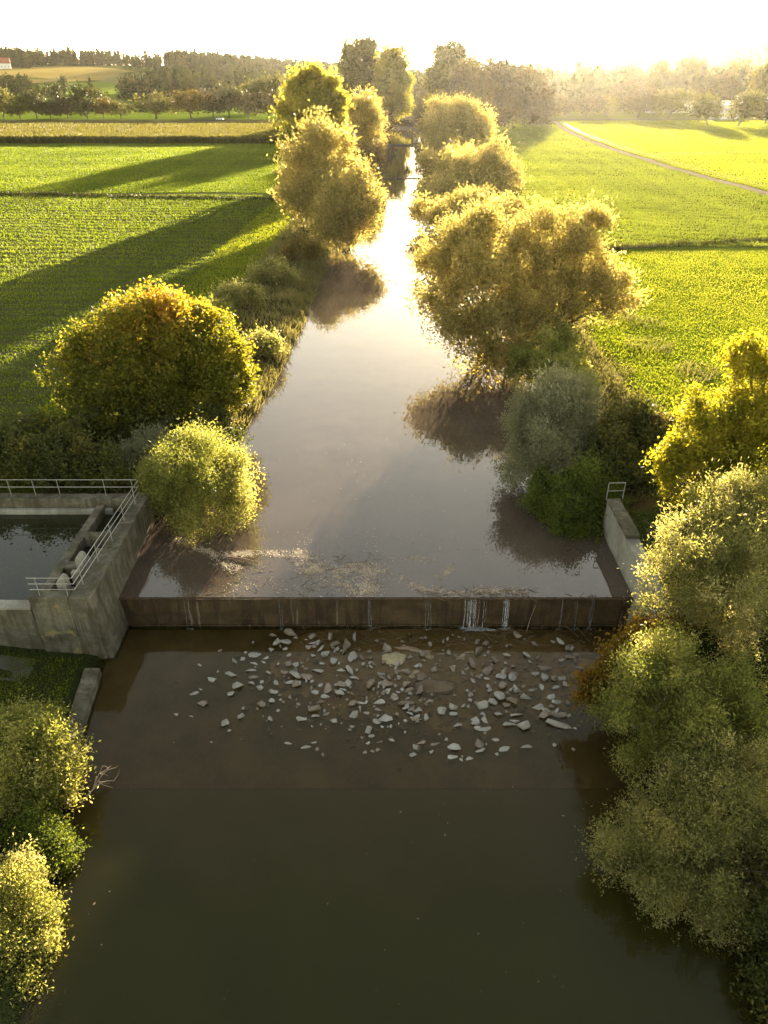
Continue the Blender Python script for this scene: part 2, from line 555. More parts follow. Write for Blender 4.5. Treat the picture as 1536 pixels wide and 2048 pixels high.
def ground():
    Y = np.concatenate([np.arange(-60, 20, 1.6), [19.7, 19.9], np.arange(20.5, 27.2, .8), [27.3, 27.45, 28.5, 29.4, 30.5, 30.7, 31.5], np.arange(32.5, 37, 1.0),
                        [37.4, 37.7], np.arange(38.2, 60, .8), np.arange(60, 150, 1.6), np.arange(150, 500, 4), np.arange(500, 1900, 10), np.arange(1900, 5200, 70)])
    Y = np.unique(Y)
    D = np.concatenate([[0, .25, .5, .75, 1, 1.5, 2, 2.5, 3, 4, 5], np.arange(6, 12, .8), np.arange(12, 60, 2), np.arange(60, 200, 6), np.arange(200, 1500, 14), np.arange(1500, 4600, 90)])
    T = np.linspace(0, 1, 12)
    rows = []
    for y in Y:
        L, R = float(xl(y)), float(xr(y))
        rows.append(np.concatenate([L - D[::-1], L + (R - L) * T[1:-1], R + D]))
    X = np.array(rows); YY = np.repeat(Y[:, None], X.shape[1], 1)
    Z = ground_z(X, YY)
    V = np.stack([X, YY, Z], -1).reshape(-1, 3)
    nr, nc = X.shape
    i = np.arange(nr - 1)[:, None] * nc + np.arange(nc - 1)[None]
    F = np.stack([i, i + 1, i + 1 + nc, i + nc], -1).reshape(-1, 4)
    x, y = V[:, 0], V[:, 1]
    C = np.zeros((len(V), 3))
    C[:] = (.085, .10, .022)

    def paint(mask, c): C[mask] = c
    def quad(pts, c):
        P = np.array([h[:2] for h in hit([p[0] for p in pts], [p[1] for p in pts])])
        inside = np.zeros(len(V), bool)
        j = len(P) - 1
        for k in range(len(P)):
            a, b = P[k], P[j]
            cond = ((a[1] > y) != (b[1] > y)) & (x < (b[0] - a[0]) * (y - a[1]) / (b[1] - a[1] + 1e-9) + a[0])
            inside ^= cond
            j = k
        C[inside] = c
    left = x < xl(y); right = x > xr(y)
    w = wave(x, y, .3)
    paint(left & (y > 40) & (y < 172), (.075, .078, .030))
    paint(left & (y >= 172) & (y < 306), (.055, .085, .018))
    paint(left & (y >= 306) & (y < 395), (.10, .085, .03))
    paint(left & (y >= 395) & (y < 466), (.115, .10, .04))
    paint(left & (y >= 476) & (y < 900), (.105, .15, .018))
    paint(left & (xl(y) - x < 16 + w) & (y > 40) & (y < 300), (.06, .085, .016))
    paint(left & (xl(y) - x < 9 + w) & (y > 36), (.075, .065, .026))
    paint(left & (y < 37.6), (.035, .042, .014))
    paint(right & (y > 36) & (y < 112), (.09, .12, .012))
    paint(right & (y >= 112) & (y < 460), (.10, .115, .025))
    paint(right & (x - xr(y) < 7 + w), (.085, .065, .025))
    paint(right & (y < 37), (.04, .05, .018))
    paint((~left) & (~right), (.06, .05, .03))
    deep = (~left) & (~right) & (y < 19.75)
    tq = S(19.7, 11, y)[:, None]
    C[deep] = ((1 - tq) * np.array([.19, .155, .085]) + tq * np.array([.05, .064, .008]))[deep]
    # hillside fields beyond the road
    quad([(-20, 190), (-20, 140), (90, 131), (180, 134), (265, 143), (200, 160), (120, 164), (40, 150)], (.30, .23, .075))
    quad([(-20, 165), (-20, 152), (110, 162), (60, 168)], (.27, .20, .07))
    quad([(40, 192), (60, 174), (130, 166), (250, 164), (260, 186), (240, 196)], (.17, .22, .035))
    quad([(190, 163), (270, 146), (335, 147), (450, 155), (440, 162), (250, 170)], (.22, .21, .075))
    quad([(240, 128), (245, 118), (340, 122), (335, 132)], (.22, .25, .055))
    quad([(290, 136), (300, 128), (335, 130), (335, 142)], (.25, .23, .08))
    quad([(40, 135), (60, 128), (110, 128), (120, 133)], (.11, .16, .03))
    o = np_mesh("ground", V, F, M['ground'], col=C, smooth=True)
    tag(o, kind='structure')
    # river bed sheets
    return o


ground()


def strip(name, ys, x0f, x1f, z, mat, nx=2, kind='structure'):
    V = []; F = []
    for y in ys:
        a, b = float(x0f(y)), float(x1f(y))
        for i in range(nx):
            V.append((a + (b - a) * i / (nx - 1), y, z))
    for r in range(len(ys) - 1):
        for i in range(nx - 1):
            k = r * nx + i
            F.append((k, k + 1, k + 1 + nx, k + nx))
    o = np_mesh(name, np.array(V), np.array(F), mat)
    return tag(o, kind=kind)


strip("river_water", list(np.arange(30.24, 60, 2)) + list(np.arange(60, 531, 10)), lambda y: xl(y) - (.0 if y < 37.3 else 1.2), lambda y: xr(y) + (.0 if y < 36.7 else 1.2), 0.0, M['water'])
strip("lower_river_water", list(np.arange(-60, 30, 3)) + [30.22], lambda y: xl(y) - (.9 if y < 27.2 else 0), lambda y: xr(y) + (.9 if y < 24 else .3), -1.9, M['water_low'])
strip("river_bed", [31.3, 45, 60, 80, 120, 200, 300], lambda y: xl(y), lambda y: xr(y), -.985, M['bed'])
strip("apron_bed", [19.82, 22, 25, 30.2], lambda y: xl(y) - .2, lambda y: xr(y) + .2, -2.17, M['bed'])



def deep_mat():
    n = NT("deep_pool_silt")
    a = n.noise(.35, 6, .6)
    sx = n.n('SeparateXYZ'); n.t.links.new(n.pos(), sx.inputs[0])
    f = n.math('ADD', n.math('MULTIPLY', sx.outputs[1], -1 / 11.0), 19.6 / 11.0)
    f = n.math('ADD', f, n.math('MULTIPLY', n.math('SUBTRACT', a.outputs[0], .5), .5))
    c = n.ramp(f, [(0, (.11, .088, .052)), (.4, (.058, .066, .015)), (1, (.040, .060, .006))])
    d = n.n('BsdfDiffuse'); n.set(d, 'Color', c)
    return n.done(d.outputs[0])


ys_ = [-60, 0, 8, 14, 17, 18.6, 19.5, 19.81]
zs_ = [-3.3, -3.2, -3.0, -2.75, -2.5, -2.35, -2.24, -2.19]
V = []; F = []
for y, z in zip(ys_, zs_):
    V += [(float(xl(y)) - .25, y, z), (float(xr(y)) + .25, y, z)]
for i in range(len(ys_) - 1):
    F.append((2 * i, 2 * i + 1, 2 * i + 3, 2 * i + 2))
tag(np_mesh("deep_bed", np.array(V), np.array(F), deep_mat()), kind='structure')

# ------------------------------------------------------------------ foliage
def noise3(P, s):
    return (np.sin(P[:, 0] * s * 1.7 + 1.3 * np.sin(P[:, 1] * s * 1.1)) + np.sin(P[:, 1] * s * 1.9 + 1.7 * np.sin(P[:, 2] * s * 1.3) + 1)
            + np.sin(P[:, 2] * s * 1.6 + 1.5 * np.sin(P[:, 0] * s * .9) + 4)) / 3


def unit(a):
    a = np.asarray(a, float)
    return a / (np.linalg.norm(a, axis=1, keepdims=True) + 1e-9)


def foliage(lobes, n_shoot, per, L, W, shoot, rg, up=.5, shell=.55, gaps=.0, jitter=.55, low=-.75, vtop=0.0, droop=0.0, spray=.25, sub=13, tuft=1.0, core=4.0, plume=.8):
    """leaves set along shoots that grow out of the lobes; returns V, F(quads), v"""
    lob = np.array([(a[0], a[1], a[2], a[3], a[4] if len(a) > 4 else a[3]) for a in lobes], float)
    wgt = (lob[:, 3] * lob[:, 3] + lob[:, 3] * lob[:, 4]) * .28
    if sub:
        # every lobe is carried by many smaller tufts of its own
        T = []; tw = []; TD = [np.zeros(3)] * len(lob)
        for q, wq in zip(lob, wgt):
            for _ in range(sub):
                dd = rg.normal(size=3); dd /= np.linalg.norm(dd)
                dd[2] = dd[2] if dd[2] > -.5 else -dd[2]
                rr = (.2 + .3 * rg.random()) * tuft
                ee = 1.02 - rr * .5 + rg.normal() * .14; TD.append(unit(np.array([dd * .9 + np.array([0, 0, up])]))[0])
                T.append((q[0] + dd[0] * q[3] * ee, q[1] + dd[1] * q[3] * ee, q[2] + dd[2] * q[4] * ee, q[3] * rr, q[3] * rr * rg.uniform(.8, 1.3)))
                tw.append(rr * rr)
        T = np.array(T); tw = np.array(tw) * (wgt.repeat(sub)) / (np.mean(tw) * sub) * core
        lob = np.concatenate([lob, T]); wgt = np.concatenate([wgt, tw])
    n = int(n_shoot * 1.7)
    k = rg.choice(len(lob), n, p=wgt / wgt.sum())
    d = unit(rg.normal(size=(n, 3)))
    keep = d[:, 2] > low
    k, d = k[keep], d[keep]
    c = lob[k, :3]; r = np.stack([lob[k, 3], lob[k, 3], lob[k, 4]], 1)
    rad = shell + (1 - shell) * rg.random(len(k)) ** .7
    rad *= 1 + .16 * noise3(d * 3 + lob[k, :3] * 7, 1.3) + .10 * rg.normal(size=len(k)) * (rg.random(len(k)) < .3)
    P = c + d * r * rad[:, None]
    td = np.array(TD)[k] if sub else np.zeros_like(d)
    P = P + td * (rg.normal(size=len(k)) * .5 * plume * r[:, 0])[:, None]
    sc = max(lob[:len(lobes), 3].mean(), .5)
    if gaps > 0:
        g = noise3(P, 2.6 / sc) + .6 * noise3(P + 13, 6.5 / sc)
        ok = g > np.quantile(g, gaps)
        P, d, k, td = P[ok], d[ok], k[ok], td[ok]
    P, d, k, td = P[:n_shoot], d[:n_shoot], k[:n_shoot], td[:n_shoot]
    n = len(P)
    s = unit(d * (.9 - .4 * plume) + td * plume + np.array([0, 0, up]) + rg.normal(size=(n, 3)) * .36)
    sl = shoot * (.5 + rg.random(n))
    tv = rg.normal(size=len(lob)) * .16
    cv = noise3(P, 3.3 / sc) * .16 + rg.normal(size=n) * .08 + tv[k]
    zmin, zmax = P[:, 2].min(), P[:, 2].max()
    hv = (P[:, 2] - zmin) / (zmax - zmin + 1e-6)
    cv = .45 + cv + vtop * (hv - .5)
    P = np.repeat(P, per, 0); s = np.repeat(s, per, 0); sl = np.repeat(sl, per); cv = np.repeat(cv, per)
    m = len(P)
    t = rg.random(m)
    Q = P + s * (sl * t)[:, None] + rg.normal(size=(m, 3)) * (sl * spray)[:, None]
    ld = unit(s * (1 - jitter) + rg.normal(size=(m, 3)) * jitter - np.array([0, 0, droop]))
    sd_ = unit(np.cross(ld, rg.normal(size=(m, 3))))
    l = L * (.6 + .8 * rg.random(m)); w = W * (.6 + .8 * rg.random(m))
    a = Q; b = Q + ld * (l * .5)[:, None] + sd_ * (w * .5)[:, None]
    e = Q + ld * l[:, None]; f = Q + ld * (l * .5)[:, None] - sd_ * (w * .5)[:, None]
    V = np.stack([a, b, e, f], 1).reshape(-1, 3)
    F = np.arange(m * 4).reshape(-1, 4)
    v = np.clip(cv + rg.normal(size=m) * .12, 0, 1)
    return V, F, v


def limbs(mb, base, lobes, rg, r0, trunk_h=None, sub=5, stems=1, twig=.02):
    """tapered trunk(s), limbs to every lobe and branches out through each lobe"""
    lob = [(Vector(a[:3]), a[3], a[4] if len(a) > 4 else a[3]) for a in lobes]
    cen = sum((c for c, _, _ in lob), Vector()) / len(lob)
    base = Vector(base)
    th = trunk_h if trunk_h is not None else max(.5, (cen.z - base.z) * .55)
    tops = []
    for i in range(stems):
        a = 2 * math.pi * (i + rg.random() * .6) / stems
        off = Vector((math.cos(a), math.sin(a), 0)) * (0 if stems == 1 else r0 * 1.6)
        top = base + off * 2 + Vector(((cen.x - base.x) * .35, (cen.y - base.y) * .35, th)) + Vector((rg.normal() * .1, rg.normal() * .1, 0)) * th
        mid = (base + off + top) / 2 + Vector((rg.normal(), rg.normal(), 0)) * th * .05
        rr = r0 / math.sqrt(stems)
        mb.tube([base + off * .7 + Vector((0, 0, -.3)), base + off + Vector((0, 0, th * .12)), mid, top], [rr * 1.35, rr * 1.05, rr * .85, rr * .7], 8)
        tops.append((top, rr * .7))
    for c, r, rz in lob:
        top, rr = min(tops, key=lambda q: (q[0] - c).length)
        r1 = rr * .6
        m1 = top.lerp(c, .5) + Vector((rg.normal() * .12, rg.normal() * .12, .12)) * r
        mb.tube([top - Vector((0, 0, rr * .5)), m1, c], [rr * .8, r1 * .75, r1 * .5], 6)
        for _ in range(sub):
            d = Vector(rg.normal(size=3)); d.z = abs(d.z) * .9; d.normalize()
            e = c + Vector((d.x * r, d.y * r, d.z * rz)) * .92
            q = m1.lerp(c, .3 + .7 * rg.random())
            mm = q.lerp(e, .5) + Vector((rg.normal() * .1, rg.normal() * .1, rg.normal() * .08)) * r
            mb.tube([q, mm, e], [r1 * .38, r1 * .24, twig], 5)


def plant(name, label, cat, base, lobes, mat, seed, n_shoot, per, L, W, shoot, r0=.18, trunk_h=None, stems=1, sub=5, group=None, **kw):
    """lobes in world coordinates (x,y,z,r[,rz]); the thing's origin is its base"""
    rg = np.random.default_rng(seed)
    b = Vector(base)
    t = empty(name, b)
    tag(t, label, cat, group)
    loc = [(a[0] - b.x, a[1] - b.y, a[2] - b.z, a[3] * .9, (a[4] if len(a) > 4 else a[3]) * .9) for a in lobes]
    V, F, v = foliage(loc, n_shoot, per, L, W, shoot, rg, **kw)
    np_mesh("crown", V, F, mat, t, v=v)
    mb = MB()
    limbs(mb, (0, 0, 0), loc, rg, r0, trunk_h, sub, stems)
    mb.build("trunk", M['bark'], t, smooth=True)
    return t


def lobe(px, py, rpx, f, rzpx=None):
    p, k = at(px, py, f)
    r = rpx * k / FPX
    return (p.x, p.y, p.z, r, (rzpx * k / FPX if rzpx else r))


def gbase(px, f):
    """ground point straight below where the column px is seen at forward distance f"""
    z = 1.0
    for _ in range(3):
        k = f * CP + (CAM_H - z) * SP
        x = (px - 768) / FPX * k
        z = float(ground_z(x, f))
    return (x, f, z)


# ---- left bank, near to far
plant("maple_tree", "broad autumn maple with orange tinged top beside the green field", 'tree', gbase(265, 50), [
    lobe(240, 685, 80, 51), lobe(310, 655, 76, 51), lobe(205, 770, 80, 50), lobe(290, 770, 100, 50), lobe(190, 720, 52, 51), lobe(350, 720, 70, 52),
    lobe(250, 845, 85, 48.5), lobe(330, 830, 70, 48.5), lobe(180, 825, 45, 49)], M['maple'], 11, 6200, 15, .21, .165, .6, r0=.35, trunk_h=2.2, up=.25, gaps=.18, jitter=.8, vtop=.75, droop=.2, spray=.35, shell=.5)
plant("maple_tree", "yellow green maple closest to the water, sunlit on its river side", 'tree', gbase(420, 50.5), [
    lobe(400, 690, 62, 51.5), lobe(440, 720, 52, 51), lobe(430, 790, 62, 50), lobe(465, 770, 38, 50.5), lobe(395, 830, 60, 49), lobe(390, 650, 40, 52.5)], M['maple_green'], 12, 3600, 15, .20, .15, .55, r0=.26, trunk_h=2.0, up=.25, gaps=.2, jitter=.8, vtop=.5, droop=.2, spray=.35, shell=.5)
plant("willow_bush", "round yellow green willow bush beside the concrete basin with railing", 'bush', gbase(395, 38.6), [
    lobe(395, 960, 80, 38.6), lobe(335, 985, 55, 38.6), lobe(455, 985, 50, 38.8), lobe(405, 1020, 70, 37.6), lobe(350, 930, 38, 39.4), lobe(400, 915, 48, 39.4), lobe(470, 1025, 35, 38)], M['willow_yellow'], 13, 6000, 14, .19, .05, .7, r0=.12, trunk_h=.8, stems=4, up=.6, gaps=.08, jitter=.5)
plant("willow_bush", "low grey green shrub between maple and golden bush", 'bush', gbase(290, 42.5), [
    lobe(290, 930, 45, 42.5), lobe(250, 955, 45, 41.5), lobe(320, 905, 35, 43.5)], M['willow_grey'], 14, 1600, 9, .22, .06, .55, r0=.07, trunk_h=.4, stems=3, up=.5, gaps=.1)
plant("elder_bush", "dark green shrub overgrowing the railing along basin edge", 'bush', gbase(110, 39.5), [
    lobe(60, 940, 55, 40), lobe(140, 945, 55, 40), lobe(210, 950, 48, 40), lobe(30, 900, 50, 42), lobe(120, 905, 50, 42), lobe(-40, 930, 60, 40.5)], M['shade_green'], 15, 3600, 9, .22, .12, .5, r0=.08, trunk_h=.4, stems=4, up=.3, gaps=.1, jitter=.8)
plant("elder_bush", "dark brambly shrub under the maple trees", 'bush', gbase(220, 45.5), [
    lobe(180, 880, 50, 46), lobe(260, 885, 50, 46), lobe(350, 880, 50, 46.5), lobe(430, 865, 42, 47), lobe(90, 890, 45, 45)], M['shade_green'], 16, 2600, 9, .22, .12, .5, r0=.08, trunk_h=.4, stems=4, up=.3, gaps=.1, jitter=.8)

# willow cluster half way up the left bank
plant("willow_tree", "golden brown willow in front of the tall yellow poplar", 'tree', gbase(632, 135), [
    lobe(620, 345, 52, 136), lobe(660, 320, 45, 138), lobe(605, 395, 42, 133), lobe(650, 400, 58, 132), lobe(625, 300, 36, 138), lobe(690, 370, 40, 133), lobe(615, 440, 38, 129)], M['willow_gold'], 21, 3000, 9, .62, .24, 1.7, r0=.4, trunk_h=2.0, stems=3, up=.55, gaps=.15)
plant("willow_tree", "golden willow leaning over the water with reflection below", 'tree', gbase(690, 122), [
    lobe(700, 420, 48, 123), lobe(715, 390, 36, 126), lobe(660, 450, 45, 120), lobe(715, 455, 34, 120), lobe(670, 475, 34, 118), lobe(735, 430, 22, 121)], M['willow_gold'], 22, 2600, 9, .58, .22, 1.5, r0=.3, trunk_h=1.2, stems=3, up=.5, gaps=.12)
plant("poplar_tree", "tall broad yellow green poplar, brightest on the far bank", 'tree', gbase(625, 190), [
    lobe(625, 205, 48, 190), lobe(590, 230, 36, 190), lobe(655, 225, 38, 190), lobe(620, 262, 55, 188), lobe(582, 278, 30, 189), lobe(665, 270, 36, 189), lobe(625, 172, 30, 191), lobe(600, 185, 22, 191), lobe(655, 185, 22, 191), lobe(610, 320, 40, 187), lobe(660, 315, 36, 187)], M['poplar'], 23, 2600, 9, .8, .6, 1.3, r0=.5, trunk_h=6, up=.7, gaps=.42, jitter=.8, spray=.35, core=8)
plant("willow_tree", "pale brown willow with visible limbs just right of poplar", 'tree', gbase(735, 225), [
    lobe(725, 240, 36, 226), lobe(745, 262, 28, 225), lobe(712, 270, 30, 224), lobe(725, 215, 22, 228), lobe(740, 300, 28, 222), lobe(715, 310, 30, 221)], M['willow_gold'], 24, 1500, 8, .9, .28, 1.8, r0=.4, trunk_h=3, stems=2, up=.5, gaps=.25)
plant("willow_bush", "brown riverside bush below the pale brown willow", 'bush', gbase(738, 205), [
    lobe(735, 335, 28, 206), lobe(720, 355, 28, 203), lobe(745, 315, 22, 210)], M['brown_tree'], 25, 900, 8, .75, .25, 1.4, r0=.2, trunk_h=.8, stems=3, up=.4, gaps=.15)
plant("poplar_tree", "huge old poplar with domed crown left of the bridge", 'tree', gbase(722, 440), [
    lobe(718, 130, 34, 440), lobe(700, 160, 24, 440), lobe(740, 155, 26, 440), lobe(718, 185, 36, 438), lobe(730, 112, 20, 441), lobe(703, 118, 18, 441), lobe(720, 215, 34, 437), lobe(745, 220, 26, 435), lobe(695, 215, 24, 437)], M['far_olive'], 26, 2600, 7, 1.5, 1.1, 2.6, r0=1.0, trunk_h=7, up=.5, gaps=.15, jitter=.8)
plant("poplar_tree", "rounded yellow green poplar standing nearest to the bridge", 'tree', gbase(785, 430), [
    lobe(785, 150, 32, 430), lobe(800, 180, 24, 430), lobe(775, 185, 30, 429), lobe(795, 210, 26, 428), lobe(780, 125, 18, 431), lobe(770, 225, 26, 427), lobe(755, 200, 22, 429)], M['poplar'], 27, 2000, 7, 1.5, 1.1, 2.6, r0=.8, trunk_h=6, up=.4, gaps=.15, jitter=.8)

# ---- right bank, far to near
plant("poplar_tree", "big dark poplar rising above the right bank beyond bridge", 'tree', gbase(905, 450), [
    lobe(900, 140, 34, 450), lobe(880, 165, 28, 449), lobe(925, 160, 30, 450), lobe(905, 118, 18, 451), lobe(890, 120, 16, 451), lobe(905, 190, 40, 447)], M['far_olive'], 31, 2600, 7, 1.5, 1.1, 2.6, r0=1.0, trunk_h=7, up=.4, gaps=.15, jitter=.8)
plant("oak_tree", "dark rounded oak shading the meadow, left of the gravel path", 'tree', gbase(1010, 400), [
    lobe(1005, 175, 42, 400), lobe(975, 200, 34, 398), lobe(1035, 200, 36, 399), lobe(1000, 225, 42, 396), lobe(985, 158, 22, 402)], M['far_brown'], 32, 2560, 7, 1.4, 1.0, 2.2, r0=.8, trunk_h=4, up=.2, gaps=.1, jitter=.8)
plant("oak_tree", "dark oak beside where the gravel path meets the road", 'tree', gbase(1068, 420), [
    lobe(1065, 190, 32, 420), lobe(1050, 215, 28, 419), lobe(1085, 215, 24, 420), lobe(1065, 232, 30, 418), lobe(1055, 165, 18, 421)], M['far_brown'], 33, 1920, 7, 1.4, 1.0, 2.2, r0=.7, trunk_h=3, up=.2, gaps=.1, jitter=.8)
plant("oak_tree", "dark oak overhanging the river just before the bridge", 'tree', gbase(940, 380), [
    lobe(935, 190, 36, 380), lobe(955, 215, 34, 378), lobe(915, 215, 26, 379)], M['far_brown'], 34, 1440, 7, 1.3, .9, 2.2, r0=.6, trunk_h=3, up=.2, gaps=.1, jitter=.8)
plant("willow_tree", "rounded golden willow behind the others along right bank", 'tree', gbase(925, 262), [
    lobe(935, 255, 42, 262), lobe(905, 265, 38, 260), lobe(960, 265, 30, 262), lobe(880, 240, 30, 275), lobe(865, 265, 24, 266), lobe(925, 290, 46, 256), lobe(890, 305, 36, 254), lobe(960, 300, 30, 256)], M['willow_gold'], 35, 2800, 8, .95, .4, 2.0, r0=.5, trunk_h=2, stems=3, up=.5, gaps=.12)
plant("willow_tree", "rusty brown willow in the middle of the right bank", 'tree', gbase(935, 180), [
    lobe(950, 350, 42, 182), lobe(985, 365, 36, 180), lobe(925, 375, 38, 179), lobe(895, 365, 36, 186), lobe(950, 395, 46, 174), lobe(900, 405, 40, 172), lobe(1005, 400, 30, 174), lobe(870, 380, 24, 180), lobe(860, 410, 28, 168), lobe(980, 330, 34, 190), lobe(1020, 375, 26, 178), lobe(900, 340, 36, 196), lobe(855, 345, 24, 196)], M['willow_gold'], 36, 3600, 8, .75, .3, 1.8, r0=.4, trunk_h=1.5, stems=3, up=.5, gaps=.12)
plant("willow_bush", "brown bush at waterline between two large right bank willows", 'bush', gbase(905, 132), [
    lobe(905, 440, 40, 133), lobe(945, 430, 40, 135), lobe(875, 450, 28, 131), lobe(1000, 430, 34, 134), lobe(1030, 440, 26, 133), lobe(925, 470, 36, 126), lobe(865, 485, 24, 122), lobe(890, 500, 34, 116), lobe(985, 455, 36, 128), lobe(850, 430, 22, 138)], M['willow_gold'], 37, 2600, 8, .55, .2, 1.3, r0=.2, trunk_h=1, stems=4, up=.5, gaps=.12)
plant("willow_tree", "huge golden willow hanging over the river, its boughs showing", 'tree', gbase(1000, 70), [
    lobe(930, 520, 62, 73), lobe(985, 490, 55, 75), lobe(895, 575, 48, 70), lobe(960, 590, 70, 68), lobe(915, 640, 50, 66), lobe(1010, 560, 60, 71), lobe(960, 680, 60, 64.5), lobe(1020, 650, 55, 66), lobe(930, 480, 36, 76), lobe(985, 735, 50, 62.5), lobe(905, 690, 42, 64.5), lobe(1030, 720, 50, 63), lobe(880, 610, 36, 68), lobe(870, 545, 32, 72), lobe(1050, 600, 48, 68)], M['willow_gold'], 41, 6000, 10, .40, .13, 1.2, r0=.45, trunk_h=2.2, stems=3, up=.35, gaps=.42, core=9, sub=9)
plant("willow_tree", "leaning willow with forked bare trunk over the meadow edge", 'tree', gbase(1075, 64), [
    lobe(1110, 495, 60, 71), lobe(1160, 480, 48, 72), lobe(1170, 540, 50, 70), lobe(1090, 560, 50, 70), lobe(1190, 600, 48, 68), lobe(1225, 610, 36, 68), lobe(1130, 600, 42, 68), lobe(1060, 470, 44, 73), lobe(1180, 460, 32, 73), lobe(1120, 540, 55, 70.5), lobe(1100, 640, 48, 66), lobe(1060, 660, 45, 65.5), lobe(1245, 590, 26, 68.5), lobe(1155, 640, 30, 66.5), lobe(1210, 560, 34, 69.5)], M['willow_gold'], 42, 4600, 10, .38, .125, 1.1, r0=.5, trunk_h=3.4, stems=3, up=.45, gaps=.45, core=9, sub=9)
plant("willow_bush", "rounded silver grey willow bush at the water below meadow", 'bush', gbase(1100, 43.5), [
    lobe(1100, 830, 68, 44.5), lobe(1070, 880, 62, 43.5), lobe(1140, 870, 55, 44), lobe(1095, 925, 75, 42.5), lobe(1060, 950, 48, 41.8), lobe(1140, 800, 40, 45.5), lobe(1150, 930, 45, 42.5)], M['willow_grey'], 43, 6500, 13, 0.2, 0.055, .7, r0=.12, trunk_h=.7, stems=5, up=.6, gaps=.06, jitter=.45)
plant("alder_bush", "dense green bush drooping into water by the pale wall", 'bush', gbase(1180, 38.5), [
    lobe(1145, 1000, 62, 38.8), lobe(1185, 1050, 45, 37.5), lobe(1125, 1040, 42, 37.8), lobe(1180, 1085, 36, 36.5), lobe(1095, 1000, 36, 39.2), lobe(1205, 1010, 30, 38.6), lobe(1180, 975, 42, 40)], M['fresh_green'], 44, 5000, 12, 0.16, 0.085, .5, r0=.1, trunk_h=.6, stems=4, up=.3, gaps=.08, jitter=.75)
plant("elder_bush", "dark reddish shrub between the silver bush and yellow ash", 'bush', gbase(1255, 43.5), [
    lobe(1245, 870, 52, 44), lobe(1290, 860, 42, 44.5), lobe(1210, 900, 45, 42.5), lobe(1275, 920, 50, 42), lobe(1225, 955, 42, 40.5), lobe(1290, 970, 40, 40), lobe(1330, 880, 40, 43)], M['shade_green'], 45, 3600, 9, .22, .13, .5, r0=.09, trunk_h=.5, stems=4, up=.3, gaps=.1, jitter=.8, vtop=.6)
plant("ash_tree", "bright yellow ash with tiered leaf sprays beside meadow", 'tree', gbase(1480, 37), [
    lobe(1480, 850, 70, 38), lobe(1420, 880, 55, 37), lobe(1540, 800, 70, 39), lobe(1385, 940, 50, 35.5), lobe(1450, 940, 60, 35.5), lobe(1520, 920, 70, 35.5), lobe(1500, 740, 50, 40), lobe(1400, 830, 38, 39), lobe(1350, 925, 36, 36), lobe(1345, 980, 34, 34.5), lobe(1580, 720, 60, 40)], M['ash'], 46, 4200, 14, 0.21, 0.11, .6, r0=.28, trunk_h=3.2, up=.25, gaps=.38, jitter=.8, sub=7, shell=.65, droop=.25)
plant("willow_tree", "large pale willow standing beside the wall, tallest near the weir", 'tree', gbase(1500, 26.5), [
    lobe(1470, 1060, 85, 28.5), lobe(1400, 1110, 85, 27.5), lobe(1530, 1090, 100, 28), lobe(1370, 1180, 85, 26.5), lobe(1470, 1180, 110, 26), lobe(1335, 1225, 48, 25.6), lobe(1440, 1255, 75, 25.2), lobe(1545, 1270, 95, 25.2), lobe(1480, 1010, 45, 29.5), lobe(1600, 1150, 100, 27)], M['willow'], 47, 6500, 16, 0.165, 0.05, .62, r0=.32, trunk_h=2.5, stems=3, up=.5, gaps=.45, core=9, jitter=.5)
plant("maple_bush", "small orange yellow maple squeezed below the large pale willow", 'bush', gbase(1290, 24.6), [
    lobe(1290, 1290, 42, 24.6), lobe(1335, 1280, 38, 24.8), lobe(1250, 1320, 34, 24.2), lobe(1195, 1370, 30, 23.4), lobe(1175, 1400, 22, 23)], M['orange_tree'], 48, 1500, 9, .15, .1, .4, r0=.07, trunk_h=1.2, stems=3, up=.3, gaps=.2, jitter=.8)
plant("willow_tree", "round olive willow leaning over water beside the rock field", 'tree', gbase(1390, 20.8), [
    lobe(1320, 1390, 95, 21.6), lobe(1400, 1400, 90, 21.6), lobe(1290, 1460, 75, 20.6), lobe(1370, 1480, 105, 20.4), lobe(1445, 1440, 70, 20.8), lobe(1310, 1530, 65, 19.8), lobe(1330, 1335, 55, 22.4)], M['willow_yellow'], 49, 6800, 15, 0.14, 0.044, .55, r0=.2, trunk_h=1.4, stems=4, up=.5, gaps=.36, core=7, jitter=.5)
plant("willow_tree", "wide green willow nearest the camera, spreading over dark water", 'tree', gbase(1480, 15.6), [
    lobe(1360, 1600, 85, 17.4), lobe(1440, 1570, 90, 17.6), lobe(1520, 1600, 110, 17), lobe(1260, 1680, 70, 16.4), lobe(1340, 1710, 100, 16), lobe(1440, 1710, 120, 15.8), lobe(1330, 1800, 80, 15), lobe(1430, 1830, 90, 14.6), lobe(1540, 1780, 120, 14.8), lobe(1225, 1720, 40, 16)], M['willow'], 50, 8500, 15, 0.125, 0.04, .5, r0=.24, trunk_h=1.4, stems=4, up=.45, gaps=.36, core=7, jitter=.55)
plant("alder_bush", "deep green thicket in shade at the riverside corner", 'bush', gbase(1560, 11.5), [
    lobe(1560, 1925, 80, 12.6), lobe(1610, 1900, 110, 12.4), lobe(1600, 2010, 90, 11.4)], M['shade_green'], 51, 3000, 10, .15, .08, .4, r0=.12, trunk_h=.6, stems=4, up=.3, gaps=.1, jitter=.8)

